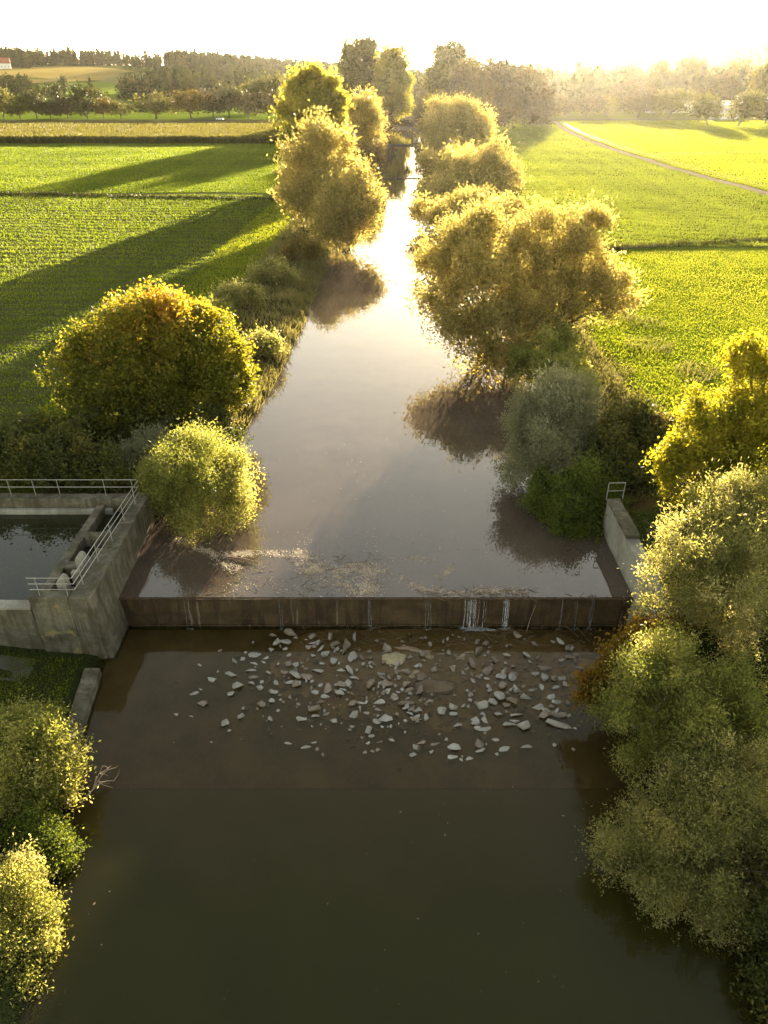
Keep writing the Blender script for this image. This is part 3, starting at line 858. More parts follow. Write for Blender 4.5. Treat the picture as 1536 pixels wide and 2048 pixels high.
plant("alder_bush", "dark bank bushes left of the bridge, over the water", 'bush', gbase(765, 330), [
    lobe(742, 262, 24, 330), lobe(760, 275, 18, 325), lobe(738, 290, 22, 315), lobe(770, 255, 16, 350), lobe(742, 310, 18, 290)], M['far_brown'], 38, 1500, 7, 1.0, .6, 1.8, r0=.25, trunk_h=1, stems=4, up=.3, gaps=.1, jitter=.8)
plant("alder_bush", "dark bank bushes right of bridge where river narrows", 'bush', gbase(858, 320), [
    lobe(864, 262, 20, 330), lobe(876, 285, 22, 315), lobe(852, 245, 16, 360), lobe(880, 310, 22, 296), lobe(842, 235, 12, 400)], M['far_brown'], 39, 1500, 7, 1.0, .6, 1.8, r0=.25, trunk_h=1, stems=4, up=.3, gaps=.1, jitter=.8)
plant("oak_tree", "dark tree closing off the river directly behind the bridge", 'tree', gbase(812, 545), [
    lobe(812, 205, 24, 545), lobe(835, 200, 26, 550), lobe(790, 208, 22, 540), lobe(815, 225, 26, 540), lobe(835, 225, 22, 540), lobe(790, 228, 22, 536)], M['far_brown'], 40, 1500, 7, 1.5, 1.0, 2.2, r0=.6, trunk_h=3, up=.2, gaps=.05, jitter=.8)
for i, (px, f, rad, m_, lab) in enumerate([(415, 74, 24, 'willow_yellow', "low straw coloured shrub on bank beside maple tops"), (470, 80, 26, 'willow', "low olive shrub on reedy bank, second upstream of maple"),
                                       (545, 92, 24, 'willow', "pale weedy shrub half way along the reedy bank"), (600, 104, 24, 'brown_tree', "weedy shrub near the willow end of reedy bank"), (520, 66, 20, 'willow', "small shrub at waterline of the reedy bank")]):
    b_ = gbase(px, f)
    q = rad * (f * CP + 12) / FPX
    plant("bank_shrub", lab, 'shrub', b_, [(b_[0], b_[1], b_[2] + q * .6, q), (b_[0] + q * 1.1, b_[1] + q, b_[2] + q * .4, q * .75), (b_[0] - q, b_[1] - q * .8, b_[2] + q * .4, q * .7)], M[m_], 400 + i, 900, 8, .28, .12, .7, r0=.06, trunk_h=.3, stems=4, up=.5, gaps=.2)
plant("bank_shrub", "low tangled shrubs under the leaning willow, reaching the silver bush", 'shrub', gbase(1080, 60), [
    lobe(1085, 715, 40, 61), lobe(1125, 700, 32, 62), lobe(1050, 740, 36, 59), lobe(1120, 750, 34, 57), lobe(1150, 735, 26, 59), lobe(1165, 780, 28, 53)], M['willow_yellow'], 52, 2600, 10, .24, .10, .6, r0=.08, trunk_h=.4, stems=4, up=.4, gaps=.2)
# ---- near left shrubs below the basin
plant("willow_bush", "sprawling sunlit willow shrub at end of the concrete kerb", 'bush', gbase(60, 20), [
    lobe(75, 1485, 48, 20.6), lobe(15, 1500, 55, 20.6), lobe(110, 1500, 50, 20), lobe(60, 1540, 70, 19.6), lobe(120, 1570, 38, 19), lobe(10, 1590, 65, 19), lobe(80, 1610, 50, 18.6), lobe(-50, 1530, 60, 20.2)], M['willow_yellow'], 61, 4600, 14, 0.15, 0.055, .6, r0=.1, trunk_h=.6, stems=5, up=.5, gaps=.2, jitter=.6)
plant("alder_bush", "small fresh green bush at the edge of dark water", 'bush', gbase(85, 17), [
    lobe(90, 1680, 50, 17), lobe(50, 1700, 48, 17), lobe(110, 1720, 34, 16.4), lobe(80, 1750, 45, 16.2)], M['fresh_green'], 62, 2600, 13, 0.11, 0.06, .42, r0=.06, trunk_h=.4, stems=4, up=.4, gaps=.15, jitter=.7)
plant("willow_bush", "yellowing willow shrub on the lowest corner of bank", 'bush', gbase(20, 14), [
    lobe(25, 1790, 60, 14.6), lobe(70, 1830, 48, 14.2), lobe(10, 1880, 75, 13.4), lobe(80, 1900, 42, 13.2), lobe(-50, 1850, 80, 14), lobe(40, 1980, 65, 12.2), lobe(10, 2060, 70, 11.4)], M['willow_yellow'], 63, 4600, 14, 0.12, 0.05, .5, r0=.08, trunk_h=.5, stems=5, up=.5, gaps=.15, jitter=.6, vtop=.3)


# ------------------------------------------------------------------ grass and crops (stuff)
def blades(name, mat, bands, xlo, xhi, density_fn, h0, seed, wscale=1.0, lean=.35, top_v=None):
    rg = np.random.default_rng(seed)
    PV = []; PW = []; PH = []
    for f0, f1, dens in bands:
        a, b = xlo(f0, f1), xhi(f0, f1)
        n = int((f1 - f0) * (b - a) * dens * 2.1)
        y = f0 + (f1 - f0) * rg.random(n); x = a + (b - a) * rg.random(n)
        lim = .57 * (y * CP + 22 * SP) + 4
        ok = (np.abs(x) < lim) & (rg.random(n) < density_fn(x, y))
        x, y = x[ok], y[ok]
        PV.append(np.stack([x, y, ground_z(x, y) - .03], 1))
        fm = (f0 + f1) / 2
        PW.append(np.full(len(x), (.045 + fm * .0005) * wscale)); PH.append(np.full(len(x), h0 * .62 * (1 + fm * .0016)))
    P = np.concatenate(PV); w = np.concatenate(PW); h = np.concatenate(PH)
    m = len(P)
    w = w * (.6 + .8 * rg.random(m)); h = h * (.55 + .8 * rg.random(m)) * (1 + .35 * noise3(P, .35))
    th = rg.random(m) * 2 * math.pi
    sx = np.stack([np.cos(th), np.sin(th), np.zeros(m)], 1)
    ln = np.stack([rg.normal(size=m) * lean, rg.normal(size=m) * lean, np.ones(m)], 1)
    A = P - sx * (w * .5)[:, None]; B = P + sx * (w * .5)[:, None]
    T = P + ln * h[:, None]
    U = T + sx * (w * .28)[:, None]; T = T - sx * (w * .28)[:, None]
    V = np.stack([A, B, U, T], 1).reshape(-1, 3)
    v = np.clip(.45 + .16 * noise3(P, .035) + .18 * noise3(P, .12) + .14 * noise3(P + 5, .8) + rg.normal(size=m) * .12, 0, 1)
    o = np_mesh(name, V, np.arange(4 * m).reshape(-1, 4), mat, v=v)
    return tag(o, kind='stuff')


def rightdens(x, y):
    d = x - xr(y)
    return np.where(d > 3, 1, 0) * (1 - S(109, 110, y) * (1 - S(112, 113, y)))


blades("meadow_grass", M['meadow'], [(36, 60, 34), (60, 85, 28), (85, 112, 20)], lambda a, b: 16, lambda a, b: .56 * b + 12,
       lambda x, y: rightdens(x, y) * (.75 + .25 * np.sign(noise3(np.stack([x, y, x * 0], 1), .5))), .20, 71, 1.1)


PATH = np.array([(95.0, 452), (85, 375), (81.5, 330), (79.8, 275), (80.2, 220), (83.8, 168), (92, 120), (110, 80)])
path_x = lambda y: np.interp(-np.asarray(y), -PATH[:, 1], PATH[:, 0])


def rcrop(x, y):
    d = x - xr(y)
    row = .5 + .5 * np.sin((y * .94 + x * .33) * 2 * math.pi / 3.2 + noise3(np.stack([x, y, x * 0], 1), .1) * 2)
    return np.where((d > 6) & (x < path_x(y) - 2.0), .3 + .7 * row, 0)


blades("crop_rows", M['crop_pale'], [(112.5, 150, 12), (150, 200, 8), (200, 300, 4.5), (300, 420, 2.5)], lambda a, b: 20, lambda a, b: 100, rcrop, .34, 72, 1.6)
blades("pasture_grass", M['meadow'], [(130, 200, 5), (200, 300, 3.5), (300, 455, 2)], lambda a, b: 78, lambda a, b: .57 * b + 12,
       lambda x, y: np.where(x > path_x(y) + 2.0, 1, 0), .3, 73, 1.6)


def lcrop(x, y):
    d = xl(y) - x
    row = .5 + .5 * np.sin((y + x * .05) * 2 * math.pi / 2.9 + noise3(np.stack([x, y, x * 0], 1), .12) * 2.2)
    row2 = .5 + .5 * np.sin((y + x * .05) * 2 * math.pi / .9)
    return np.where((d > 16) & (y < 169), .05 + .6 * row ** 1.5 + .35 * row2, np.where((d > 14) & (y > 172.5) & (y < 304), .55 + .45 * row, 0))


blades("field_crop", M['crop'], [(40, 70, 22), (70, 100, 18), (100, 135, 12), (135, 180, 9), (180, 240, 7), (240, 306, 5)], lambda a, b: -.57 * b - 12, lambda a, b: -20, lcrop, .24, 74, 1.5)
blades("bank_grass_strip", M['meadow'], [(39, 70, 26), (70, 120, 16), (120, 200, 8), (200, 300, 4)], lambda a, b: -40, lambda a, b: -2,
       lambda x, y: np.where((xl(y) - x > 8.5) & (xl(y) - x < 16.5), 1, 0), .26, 75, 1.3)


def reeds(x, y):
    d = xl(y) - x
    return np.where((d > .3) & (d < 9), 1, 0) * (.6 + .4 * np.sign(noise3(np.stack([x, y, x * 0], 1), .9)))


blades("bank_herbs", M['reed'], [(40, 70, 30), (70, 110, 20), (110, 180, 8), (180, 300, 3)], lambda a, b: -24, lambda a, b: 2, reeds, .95, 76, .9, .5)
blades("riverside_herbs", M['reed'], [(38, 70, 26), (70, 120, 14), (120, 200, 6), (200, 320, 3)], lambda a, b: 12, lambda a, b: 28,
       lambda x, y: np.where((x - xr(y) > .3) & (x - xr(y) < 6), .9, 0), .7, 77, .9, .5)
blades("weedy_meadow_edge", M['reed'], [(46, 62, 9), (62, 84, 6)], lambda a, b: 18, lambda a, b: 36,
       lambda x, y: np.where((x - xr(y) > 5) & (noise3(np.stack([x, y, x * 0], 1), .45) + (12 - (x - xr(y))) * .06 > .25), .8, 0), .6, 83, .8, .6)
blades("wet_bank_grass", M['meadow'], [(10, 20, 60), (20, 27.2, 110)], lambda a, b: -24, lambda a, b: -11,
       lambda x, y: np.where((xl(y) - x > 1.2) & ((y < 25.9) | (x > -17.2) | (noise3(np.stack([x, y, x * 0], 1), 1.6) > 0)), .8 + .2 * np.sign(noise3(np.stack([x, y, x * 0], 1), 2)), 0), .22, 78, .5, .6)
blades("shaded_grass", M['fresh_green'], [(24, 37, 60)], lambda a, b: 14.4, lambda a, b: 26, lambda x, y: np.full(len(x), .8), .2, 79, .6, .6)


def along(pts, sg):
    P = np.array(pts, float)
    def f(x, y):
        return np.where(np.abs(y - np.interp(x, P[:, 0], P[:, 1])) < sg * (1 + .4 * wave(x, y, 1.0)), 1, 0)
    return f


FUR = [(-120, 175.5), (-84, 170.5), (-50, 167), (-21, 161.5)]
DIT = [(22, 108.8), (33, 111.4), (60, 117.4), (95, 125)]
blades("furrow_margin_grass", M['far_green'], [(160, 178, 10)], lambda a, b: -118, lambda a, b: -20, along([(x, y - .6) for x, y in FUR], .75), .75, 81, 1.2)
blades("ditch_margin_grass", M['far_green'], [(107, 127, 12)], lambda a, b: 20, lambda a, b: 95, along([(x, y - .2) for x, y in DIT], .8), .8, 82, 1.2)


def maize():
    rg = np.random.default_rng(80)
    n = 60000
    x = -240 + 236 * rg.random(n); y = 307 + 86 * rg.random(n) ** 1.2
    ok = (np.abs(x) < .57 * (y * CP + 12) + 4) & (xl(y) - x > 14)
    x, y = x[ok], y[ok]; m = len(x)
    z = ground_z(x, y)
    th = rg.random(m) * math.pi * 2
    sx = np.stack([np.cos(th), np.sin(th), np.zeros(m)], 1) * (.28 + .25 * rg.random(m))[:, None]
    P = np.stack([x, y, z], 1); h = 2.1 + .7 * rg.random(m)
    ln = np.stack([rg.normal(size=m) * .25, rg.normal(size=m) * .25, h], 1)
    mid = ln * .62
    V = np.stack([P - sx * .5, P + sx * .5, P + mid + sx, P + mid - sx], 1)
    W = np.stack([P + mid - sx * .8, P + mid + sx * .8, P + ln + sx * .3, P + ln - sx * .3], 1)
    A = np.concatenate([V, W]).reshape(-1, 3)
    v = np.concatenate([.25 + .12 * rg.normal(size=m), .58 + .14 * rg.normal(size=m)])
    tag(np_mesh("maize_crop", A, np.arange(len(A)).reshape(-1, 4), M['maize'], v=np.clip(v, 0, 1)), kind='stuff')


maize()


# ------------------------------------------------------------------ paths, road, ditches
def ribbon(name, pts, width, mat, dz=.02, step=4.0, wob=0.0):
    P = [Vector(p) for p in pts]
    L = []
    for a, b in zip(P[:-1], P[1:]):
        n = max(1, int((b - a).length / step))
        for i in range(n): L.append(a.lerp(b, i / n))
    L.append(P[-1])
    V = []; F = []
    for i, p in enumerate(L):
        d = (L[min(i + 1, len(L) - 1)] - L[max(i - 1, 0)]).normalized()
        s = Vector((-d.y, d.x)) if len(d) == 2 else Vector((-d.y, d.x, 0)).to_2d()
        for j in range(5):
            q = p.to_2d() + s * (width * (.5 - j / 4) * (1 + wob * mnoise.noise(Vector((p.x * .3, p.y * .3, j * 3)))))
            V.append((q.x, q.y, float(ground_z(q.x, q.y)) + dz))
    for i in range(len(L) - 1):
        for j in range(4):
            k = i * 5 + j
            F.append((k, k + 1, k + 6, k + 5))
    return tag(np_mesh(name, np.array(V), np.array(F), mat), kind='structure')


ribbon("gravel_path", [(x, y, 0) for x, y in PATH], 3.0, M['gravel'], .05, 4, .15)
ribbon("road", [(x, 470, 0) for x in (-900, -30, 40, 900)], 7, M['asphalt'], .06, 25)
ribbon("field_furrow", [(-120, 175.5, 0), (-84, 170.5, 0), (-50, 167, 0), (-21, 161.5, 0)], 1.9, M['soil'], .06, 3, .4)
ribbon("field_ditch", [(22, 108.8, 0), (33, 111.4, 0), (60, 117.4, 0), (95, 125, 0)], 1.5, M['soil'], .06, 2, .4)

# ------------------------------------------------------------------ weir
w = empty("weir", (0, 30.2, -1.9)); tag(w, "long low brown concrete weir spanning the river", 'weir')
m = MB().box(-14.4, 13.4, 0.0, 1.1, -.6, 1.86); m.build("face", M['weir'], w, .03, .05, .3)
m = MB().box(-14.35, 13.35, -.12, 1.15, 1.862, 1.885); m.build("crest", M['weir'], w, 0, .012, .4)
m = MB().box(-14.35, 13.35, -.12, -.02, -.6, .05); m.build("toe", M['weir'], w, .03, .04, .4)

fall = [(955, 970, 26, "widest white trickle of water spilling down the weir"), (1016, 1016, 7, "narrow bright trickle just right of the widest one"),
        (858, 858, 6, "thin trickle falling straight above the sand patch side"), (1124, 1124, 4, "faint thread of water, first right of the thin stick"),
        (1155, 1155, 5, "faint trickle between two fainter ones near weir end"), (1187, 1187, 6, "last trickle before the pale wall at weir end"),
        (740, 740, 4, "faint trickle below the raft of twigs at mid weir"), (560, 560, 4, "hair thin trickle above the dark red boulder"),
        (372, 372, 5, "faint trickle nearest the concrete basin")]
rg = np.random.default_rng(90)


def splash_blob(t, wd, hw):
    V = [(0, -.2, .02)]; F = []
    n = 28; rx = wd * 1.1 + .06 + hw * .004; ry = .07 + hw * .006
    for i in range(n):
        a = 2 * math.pi * i / n; q = 1 + .5 * rg.normal() * .5
        V.append((math.cos(a) * rx * q, -.2 + math.sin(a) * ry * q, .004))
    mb = MB(); mb.add(V, [(0, 1 + i, 1 + (i + 1) % n) for i in range(n)])
    mb.build("splash", M['foam' if hw in (26, 7) else 'foam_faint'], t)


for px, _, hw, lab in fall:
    c = on_z(px, 1200, -.03)
    t = empty("water_trickle", (c.x, 30.06, -1.9)); tag(t, lab, 'trickle', 'water trickles over the weir')
    mb = MB(); wd = hw * .0275
    for _ in range(max(1, int(hw * .55)) * (2 if hw == 7 else 1)):
        x = rg.uniform(-wd, wd); a = rg.uniform(.006, .02)
        bot = rg.uniform(0, .25) if rg.random() < .8 else rg.uniform(.4, 1.2)
        pts = [(x, .05, 1.9), (x + rg.normal() * .01, -.04, 1.6), (x + rg.normal() * .02, -.10, 1.0), (x + rg.normal() * .03, -.14 - .1 * rg.random(), bot)]
        mb.tube(pts, [a * .6, a, a, a * 1.2], 5)
    mb.build("strands", M['foam' if hw in (26, 7) else 'foam_faint'], t)
    splash_blob(t, wd, hw)

# ------------------------------------------------------------------ left concrete basin
b = empty("concrete_basin", (-16, 32.5, -1.9)); tag(b, "weathered concrete sluice basin with three chambers, left of weir", 'basin')
ZT = 2.1 + 1.9
m = MB().box(1.6 - 1.15, 1.6, -4.98, -.6, -.5, ZT); m.build("river_wall", M['concrete'], b, .05, .035, .35)
m = MB().box(1.6 - .85, 1.6 + .0, -.58, 5.4, -.5, ZT); m.build("river_wall", M['concrete'], b, .05, .045, .35)
# battered buttress against the river wall
mb = MB()
mb.add([(1.58, -4.9, -.3), (1.58, 1.2, -.3), (1.9, 1.2, -.3), (1.95, -4.9, -.3), (1.58, -4.9, 3.2), (1.58, 1.2, 2.3), (1.62, 1.2, 2.3), (1.62, -4.9, 3.2)],
       [(0, 1, 5, 4), (2, 3, 7, 6), (3, 0, 4, 7), (1, 2, 6, 5), (4, 5, 6, 7), (0, 3, 2, 1)])
mb.build("buttress", M['concrete'], b, .02, .03, .4)
m = MB().box(-1.5, .44, -4.98, -4.35, -.5, ZT - .02); m.build("end_wall", M['concrete_front'], b, .05, .035, .3)
m = MB().box(-1.45, -.95, -4.3, 4.6, -.5, ZT - .35); m.build("inner_wall", M['concrete'], b, .04, .04, .35)
m = MB().box(-.93, .74, -2.0, -1.45, -.5, ZT - .28); m.build("cross_wall", M['concrete'], b, .04, .04, .35)
m = MB().box(-.93, .74, .9, 1.35, -.5, ZT - .22); m.build("cross_wall", M['concrete'], b, .04, .04, .35)
m = MB().box(-20, 1.6 - .9, 4.65, 5.4, -.5, ZT - .05); m.build("back_wall", M['concrete'], b, .05, .05, .45)
m = MB().box(-20, -.5, 4.35, 4.62, -.5, ZT - .62); m.build("ledge", M['concrete_pale'], b, .03, .03, .45)
for (yy, xx) in ((-3.7, -.25), (-1.72, -.05)):
    mb = MB()
    prof = [(-.2, 0), (.2, 0), (.2, 1.05), (.14, 1.2), (0, 1.27), (-.14, 1.2), (-.2, 1.05)]
    V = [(xx + a, yy - .32, ZT - .9 + z) for a, z in prof] + [(xx + a, yy + .32, ZT - .9 + z) for a, z in prof]
    n = len(prof)
    F = [tuple(range(n)), tuple(reversed(range(n, 2 * n)))] + [(i, i + n, (i + 1) % n + n, (i + 1) % n) for i in range(n)]
    mb.add(V, F); mb.build("sluice_pillar", M['concrete_pale'], b, .03, .02, .3)
m = MB().box(-.8, .4, -3.95, -3.75, 0, ZT - .55); m.build("sluice_gate", M['concrete_pale'], b, .02, .02, .4)
m = MB().box(-.3, .1, -2.7, -2.4, 0, ZT - .15); m.build("gate_block", M['concrete_pale'], b, .02, .02, .4)
p = np_mesh("pond_water", np.array([(-36, 27.75, 1.15), (-15.4, 27.75, 1.15), (-15.4, 37.3, 1.15), (-36, 37.3, 1.15)]), np.array([(0, 1, 2, 3)]), M['pond'])
tag(p, kind='structure')
t = empty("retaining_wall", (-20, 27.9, -1.5)); tag(t, "smooth low concrete wall holding the pond, joined to basin corner", 'wall')
m = MB().box(-16, 2.46, -.3, .22, -.6, 2.85); m.build("wall_body", M['concrete'], t, .03, .02, .5)
m = MB().box(-16, 2.47, -.36, .26, 2.853, 2.99); m.build("coping", M['concrete_pale'], t, .02, .015, .5)
# sloped stone paving below it
V = []; F = []
n = 14
for j in range(7):
    for i in range(n):
        x = -30.6 + i * 1.0; y = 27.0 - j * .28
        V.append((x, y, float(ground_z(x, min(y, 27.2))) + .0 + .07 * mnoise.noise(Vector((x * 2, y * 2, 0)))))
for j in range(6):
    for i in range(n - 1):
        k = j * n + i
        F.append((k, k + n, k + n + 1, k + 1))
tag(np_mesh("stone_paving", np.array(V), np.array(F), M['paving']), kind='structure')
t = empty("bank_kerb", (-14.3, 24.5, -1.9)); tag(t, "straight concrete kerb edging the grassy bank below basin", 'kerb')
mb = MB()
ys = [1.9, .5, -1.0, -2.6, -4.4]
for a, c in zip(ys[:-1], ys[1:]):
    xa, xc = float(xl(24.5 + a)) + 14.3, float(xl(24.5 + c)) + 14.3
    mb.add([(xa - .75, a - .01, -.5), (xa + .05, a - .01, -.5), (xc + .05, c, -.5), (xc - .75, c, -.5), (xa - .75, a - .01, .46), (xa, a - .01, .42), (xc, c, .42), (xc - .75, c, .46)],
           [(3, 2, 1, 0), (4, 5, 6, 7), (0, 1, 5, 4), (1, 2, 6, 5), (2, 3, 7, 6), (3, 0, 4, 7)])
mb.build("kerb_body", M['concrete'], t, 0, .03, .4)


def railing(name, label, pts, posts, heights, group=None):
    """pts: ground polyline; posts: list of points on it; rails at heights"""
    o = empty(name, pts[0]); tag(o, label, 'railing', group)
    p0 = Vector(pts[0])
    for h in heights:
        MB().tube([Vector(q) - p0 + Vector((0, 0, h)) for q in pts], .02, 6).build("rail", M['steel'], o)
    first = None
    for q in posts:
        if first is None:
            first = MB().tube([(0, 0, -.05), (0, 0, heights[-1])], .02, 6).build("post", M['steel'], o)
            c = first
        else:
            c = first.copy(); link(c, o)
        c.location = Vector(q) - p0
    return o


zr = 2.1
pr = [(-17.4, 27.75, zr), (-15.2, 27.75, zr), (-14.85, 37.5, zr)]
railing("railing", "galvanised railing running along top of the basin wall", pr,
        [(-17.0, 27.75, zr), (-15.6, 27.75, zr), (-15.15, 28.6, zr), (-15.06, 30.6, zr), (-15.0, 32.6, zr), (-14.95, 34.6, zr), (-14.88, 36.5, zr)], [.35, .7, 1.05])
railing("railing", "thin steel railing in front of bushes on the basin back wall", [(-36, 37.6, zr), (-14.95, 37.6, zr)],
        [(-22.8, 37.6, zr), (-21.3, 37.6, zr), (-19.8, 37.6, zr), (-17.0, 37.6, zr), (-15.3, 37.6, zr), (-24.5, 37.6, zr)], [.55, 1.05])

# ------------------------------------------------------------------ right wall, steel frame
t = empty("retaining_wall", (13.7, 31, -1.9)); tag(t, "long pale concrete wall along the river at weir end", 'wall')
mb = MB()
prof = [(23.5, 2.3), (28.0, 3.3), (29.2, 3.75), (33.0, 3.9), (36.9, 4.0)]
for (ya, za), (yb, zb) in zip(prof[:-1], prof[1:]):
    ya -= 31; yb -= 31
    V = [(-.3, ya, -.6), (.55, ya, -.6), (.55, yb, -.6), (-.3, yb, -.6), (-.22, ya, za), (.5, ya, za), (.5, yb, zb), (-.22, yb, zb)]
    mb.add(V, [(3, 2, 1, 0), (4, 5, 6, 7), (0, 1, 5, 4), (1, 2, 6, 5), (2, 3, 7, 6), (3, 0, 4, 7)])
mb.build("wall_body", M['concrete_pale'], t, 0, .035, .35)
m = MB().box(-.26, .54, 1.9, 5.92, 3.93, 4.14); m.build("coping", M['concrete'], t, .03, .04, .35)
t = empty("steel_frame", (13.5, 37.2, 2.0)); tag(t, "small grey steel frame standing at the far end of wall", 'frame')
MB().tube([(0, 0, 0), (0, 0, 1.15), (1.0, .05, 1.15), (1.0, .05, 0)], .03, 6).build("frame_tube", M['steel'], t)
MB().tube([(0.03, 0, .6), (.97, .05, .6)], .02, 6).build("cross_bar", M['steel'], t)


# ------------------------------------------------------------------ bare branches
def bare(name, label, cat, base, seed, n, length, spread, mat, r=.05, lean=(0, 0, 0)):
    rg = np.random.default_rng(seed)
    o = empty(name, base); tag(o, label, cat)
    mb = MB()
    def grow(p, d, l, r, lev):
        pts = [p]; q = p
        for i in range(3):
            d = (d + Vector(rg.normal(size=3)) * .22).normalized()
            q = q + d * l / 3; pts.append(q)
        mb.tube(pts, [r, r * .8, r * .65, r * .45], 5)
        if lev < 3:
            for i in range(3 if lev else n):
                s = pts[1 + int(rg.integers(0, 3))]
                grow(s, (d + Vector(rg.normal(size=3)) * spread).normalized(), l * .62, r * .5, lev + 1)
    for i in range(n):
        d = Vector((rg.normal() * .6, rg.normal() * .6, 1)) + Vector(lean)
        grow(Vector((0, 0, -.1)), d.normalized(), length, r, 1)
    mb.build("branches", mat, o)
    return o


bare("bare_shrub", "leafless pale brown shrub behind the pale wall", 'shrub', (17.2, 33.5, 1.3), 101, 6, 1.7, .8, M['bark_dry'], .045, (-.7, .1, -.2))
bare("dead_branch", "forked bleached branch sticking out of dark water", 'branch', tuple(on_z(150, 1615, -1.95)), 102, 1, 1.5, .6, M['bark_dry'], .06, (.15, .3, -.2))

# ------------------------------------------------------------------ rocks below the weir
Z6 = """648,507,75,50 578,510,50,25 585,547,45,35 630,545,45,35 755,520,30,35 760,550,55,20 790,578,40,30 868,577,25,30 820,600,45,30 565,583,30,20 632,580,28,20 643,605,25,25
487,607,55,30 397,635,55,30 430,625,25,22 538,618,30,15 485,645,40,12 525,637,28,14 468,678,55,22 380,697,60,20 287,720,40,32 648,648,45,35 683,652,45,30 627,687,45,22 670,682,35,20
550,685,32,15 487,709,52,22 480,737,45,22 410,752,45,45 378,787,35,45 512,758,28,28 565,773,50,35 585,737,25,30 653,733,38,25 690,738,35,22 782,680,62,22 853,635,42,40 888,675,45,25
800,645,30,15 950,712,50,25 918,735,35,20 795,748,25,22 765,780,50,25 815,800,40,22 885,785,45,35 900,765,40,15 875,745,40,15 205,785,42,14 238,765,25,10 243,832,42,32 517,838,35,38
567,820,30,25 432,853,16,28 423,890,28,42 347,923,35,45 128,883,32,20 192,890,25,8 560,905,30,26 702,905,45,28 773,885,38,32 793,830,40,25 850,914,50,25 948,888,48,35 1055,915,50,30
1100,900,75,45 1018,955,35,45 1030,982,28,20 945,935,30,25 1010,877,38,20 1060,825,65,30 985,827,45,12 1060,858,45,14 1138,745,27,32 1108,773,33,30 1138,805,38,42 1200,746,45,35
1250,765,48,70 1208,780,25,30 1205,828,50,30 1188,855,25,25 1250,865,45,42 1210,877,35,22 1240,905,50,30 1262,707,60,50 1318,675,35,35 1355,867,40,45 1405,845,45,50 1410,880,35,25
1305,820,35,25 1430,932,36,20 1405,657,32,25 1520,838,35,40 1510,918,35,40 1525,947,35,25 1415,1037,60,42 1402,1080,48,28 1243,1035,42,45 1222,1068,40,22 1325,1020,48,20 1265,1015,45,15
640,1016,35,12 730,1033,50,14 763,1012,25,14 1015,1015,30,18 1070,1010,28,12 1035,1053,20,14 1125,1000,30,14 1113,712,22,28 1155,708,30,18 1070,695,30,20 1073,738,24,20"""
Z7 = """400,770,45,40 362,820,40,35 425,845,45,30 475,845,40,40 432,882,45,40 415,932,45,50 387,950,35,40 345,962,48,40 413,990,45,45 345,997,35,20 520,930,60,28 485,1003,55,18
312,1030,40,35 355,1022,28,40 345,1060,80,28 455,1042,50,30 475,1030,40,20 517,1047,60,48 575,970,40,40 605,985,40,30 660,1000,70,35 665,1045,105,40 625,930,45,25 655,950,35,25
690,875,35,30 675,845,35,50 645,850,30,35 600,845,35,35 605,805,60,25 565,830,30,20 710,760,45,25 745,805,45,22 755,830,40,28 675,775,40,25 640,695,25,20 715,725,25,25 590,890,25,50
645,885,35,30 335,1125,40,45 335,1150,35,20 435,1145,40,25 405,1168,20,20 400,1107,30,20 525,1135,45,10 290,1185,30,20 765,948,20,10 510,885,25,15 550,900,30,20"""
ROCKS = []
for q in Z6.split():
    x, y, w_, h_ = map(float, q.split(','))
    ROCKS.append((300 + x * .43, 1050 + y * .43, w_ * .43, h_ * .43))
for q in Z7.split():
    x, y, w_, h_ = map(float, q.split(','))
    ROCKS.append((800 + x * .479, 950 + y * .479, w_ * .479, h_ * .479))
NAMED = {
    0: "large dark reddish boulder at the foot of the weir, topmost in the rubble",
    3: "rounded brown boulder just below the large dark reddish one",
    20: "pale five sided rock at the far edge, apart from the rubble",
    19: "long flat pale slab lying in the upper edge of rubble",
    36: "domed brown rock alone above the centre of rubble",
    64: "wide grey wedge rock in the centre front of rubble",
    76: "tallest grey rock standing upright in the middle of rubble",
    83: "big brown tinted rock touching the muddy bank below sand patch",
    95: "big pale round rock at front edge nearest the deep water",
    96: "flat pale rock just in front of the big pale round one",
    54: "upright pale rock alone at the shallow edge near open water",
    55: "small flat rock farthest out beside open water",
}
big = sorted(range(len(ROCKS)), key=lambda i: -ROCKS[i][2] * ROCKS[i][3])
rg = np.random.default_rng(120)


def rock_mesh(w_, d_, h_, mat, angular=1.0):
    bm = bmesh.new()
    n = int(rg.integers(9, 15))
    for _ in range(n):
        d = Vector(rg.normal(size=3)); d.normalize()
        k = rg.uniform(.82, 1.08)
        d.z = d.z if d.z < .45 else .45 + (d.z - .45) * .25
        bm.verts.new((d.x * w_ * .5 * k, d.y * d_ * .5 * k, max(-.5, d.z * k * 1.6) * h_ * .8))
    r = bmesh.ops.convex_hull(bm, input=bm.verts[:])
    junk = list({g for g in r['geom_interior'] + r['geom_unused'] if isinstance(g, bmesh.types.BMVert)})
    bmesh.ops.delete(bm, geom=junk, context='VERTS')
    bmesh.ops.dissolve_limit(bm, angle_limit=.25, verts=bm.verts[:], edges=bm.edges[:])
    bmesh.ops.bevel(bm, geom=bm.edges[:], offset=min(w_, d_, h_) * .07, segments=1, affect='EDGES')
    bmesh.ops.recalc_face_normals(bm, faces=bm.faces)
    me = bpy.data.meshes.new("rock"); bm.to_mesh(me); bm.free()
    me.materials.append(mat)
    return me


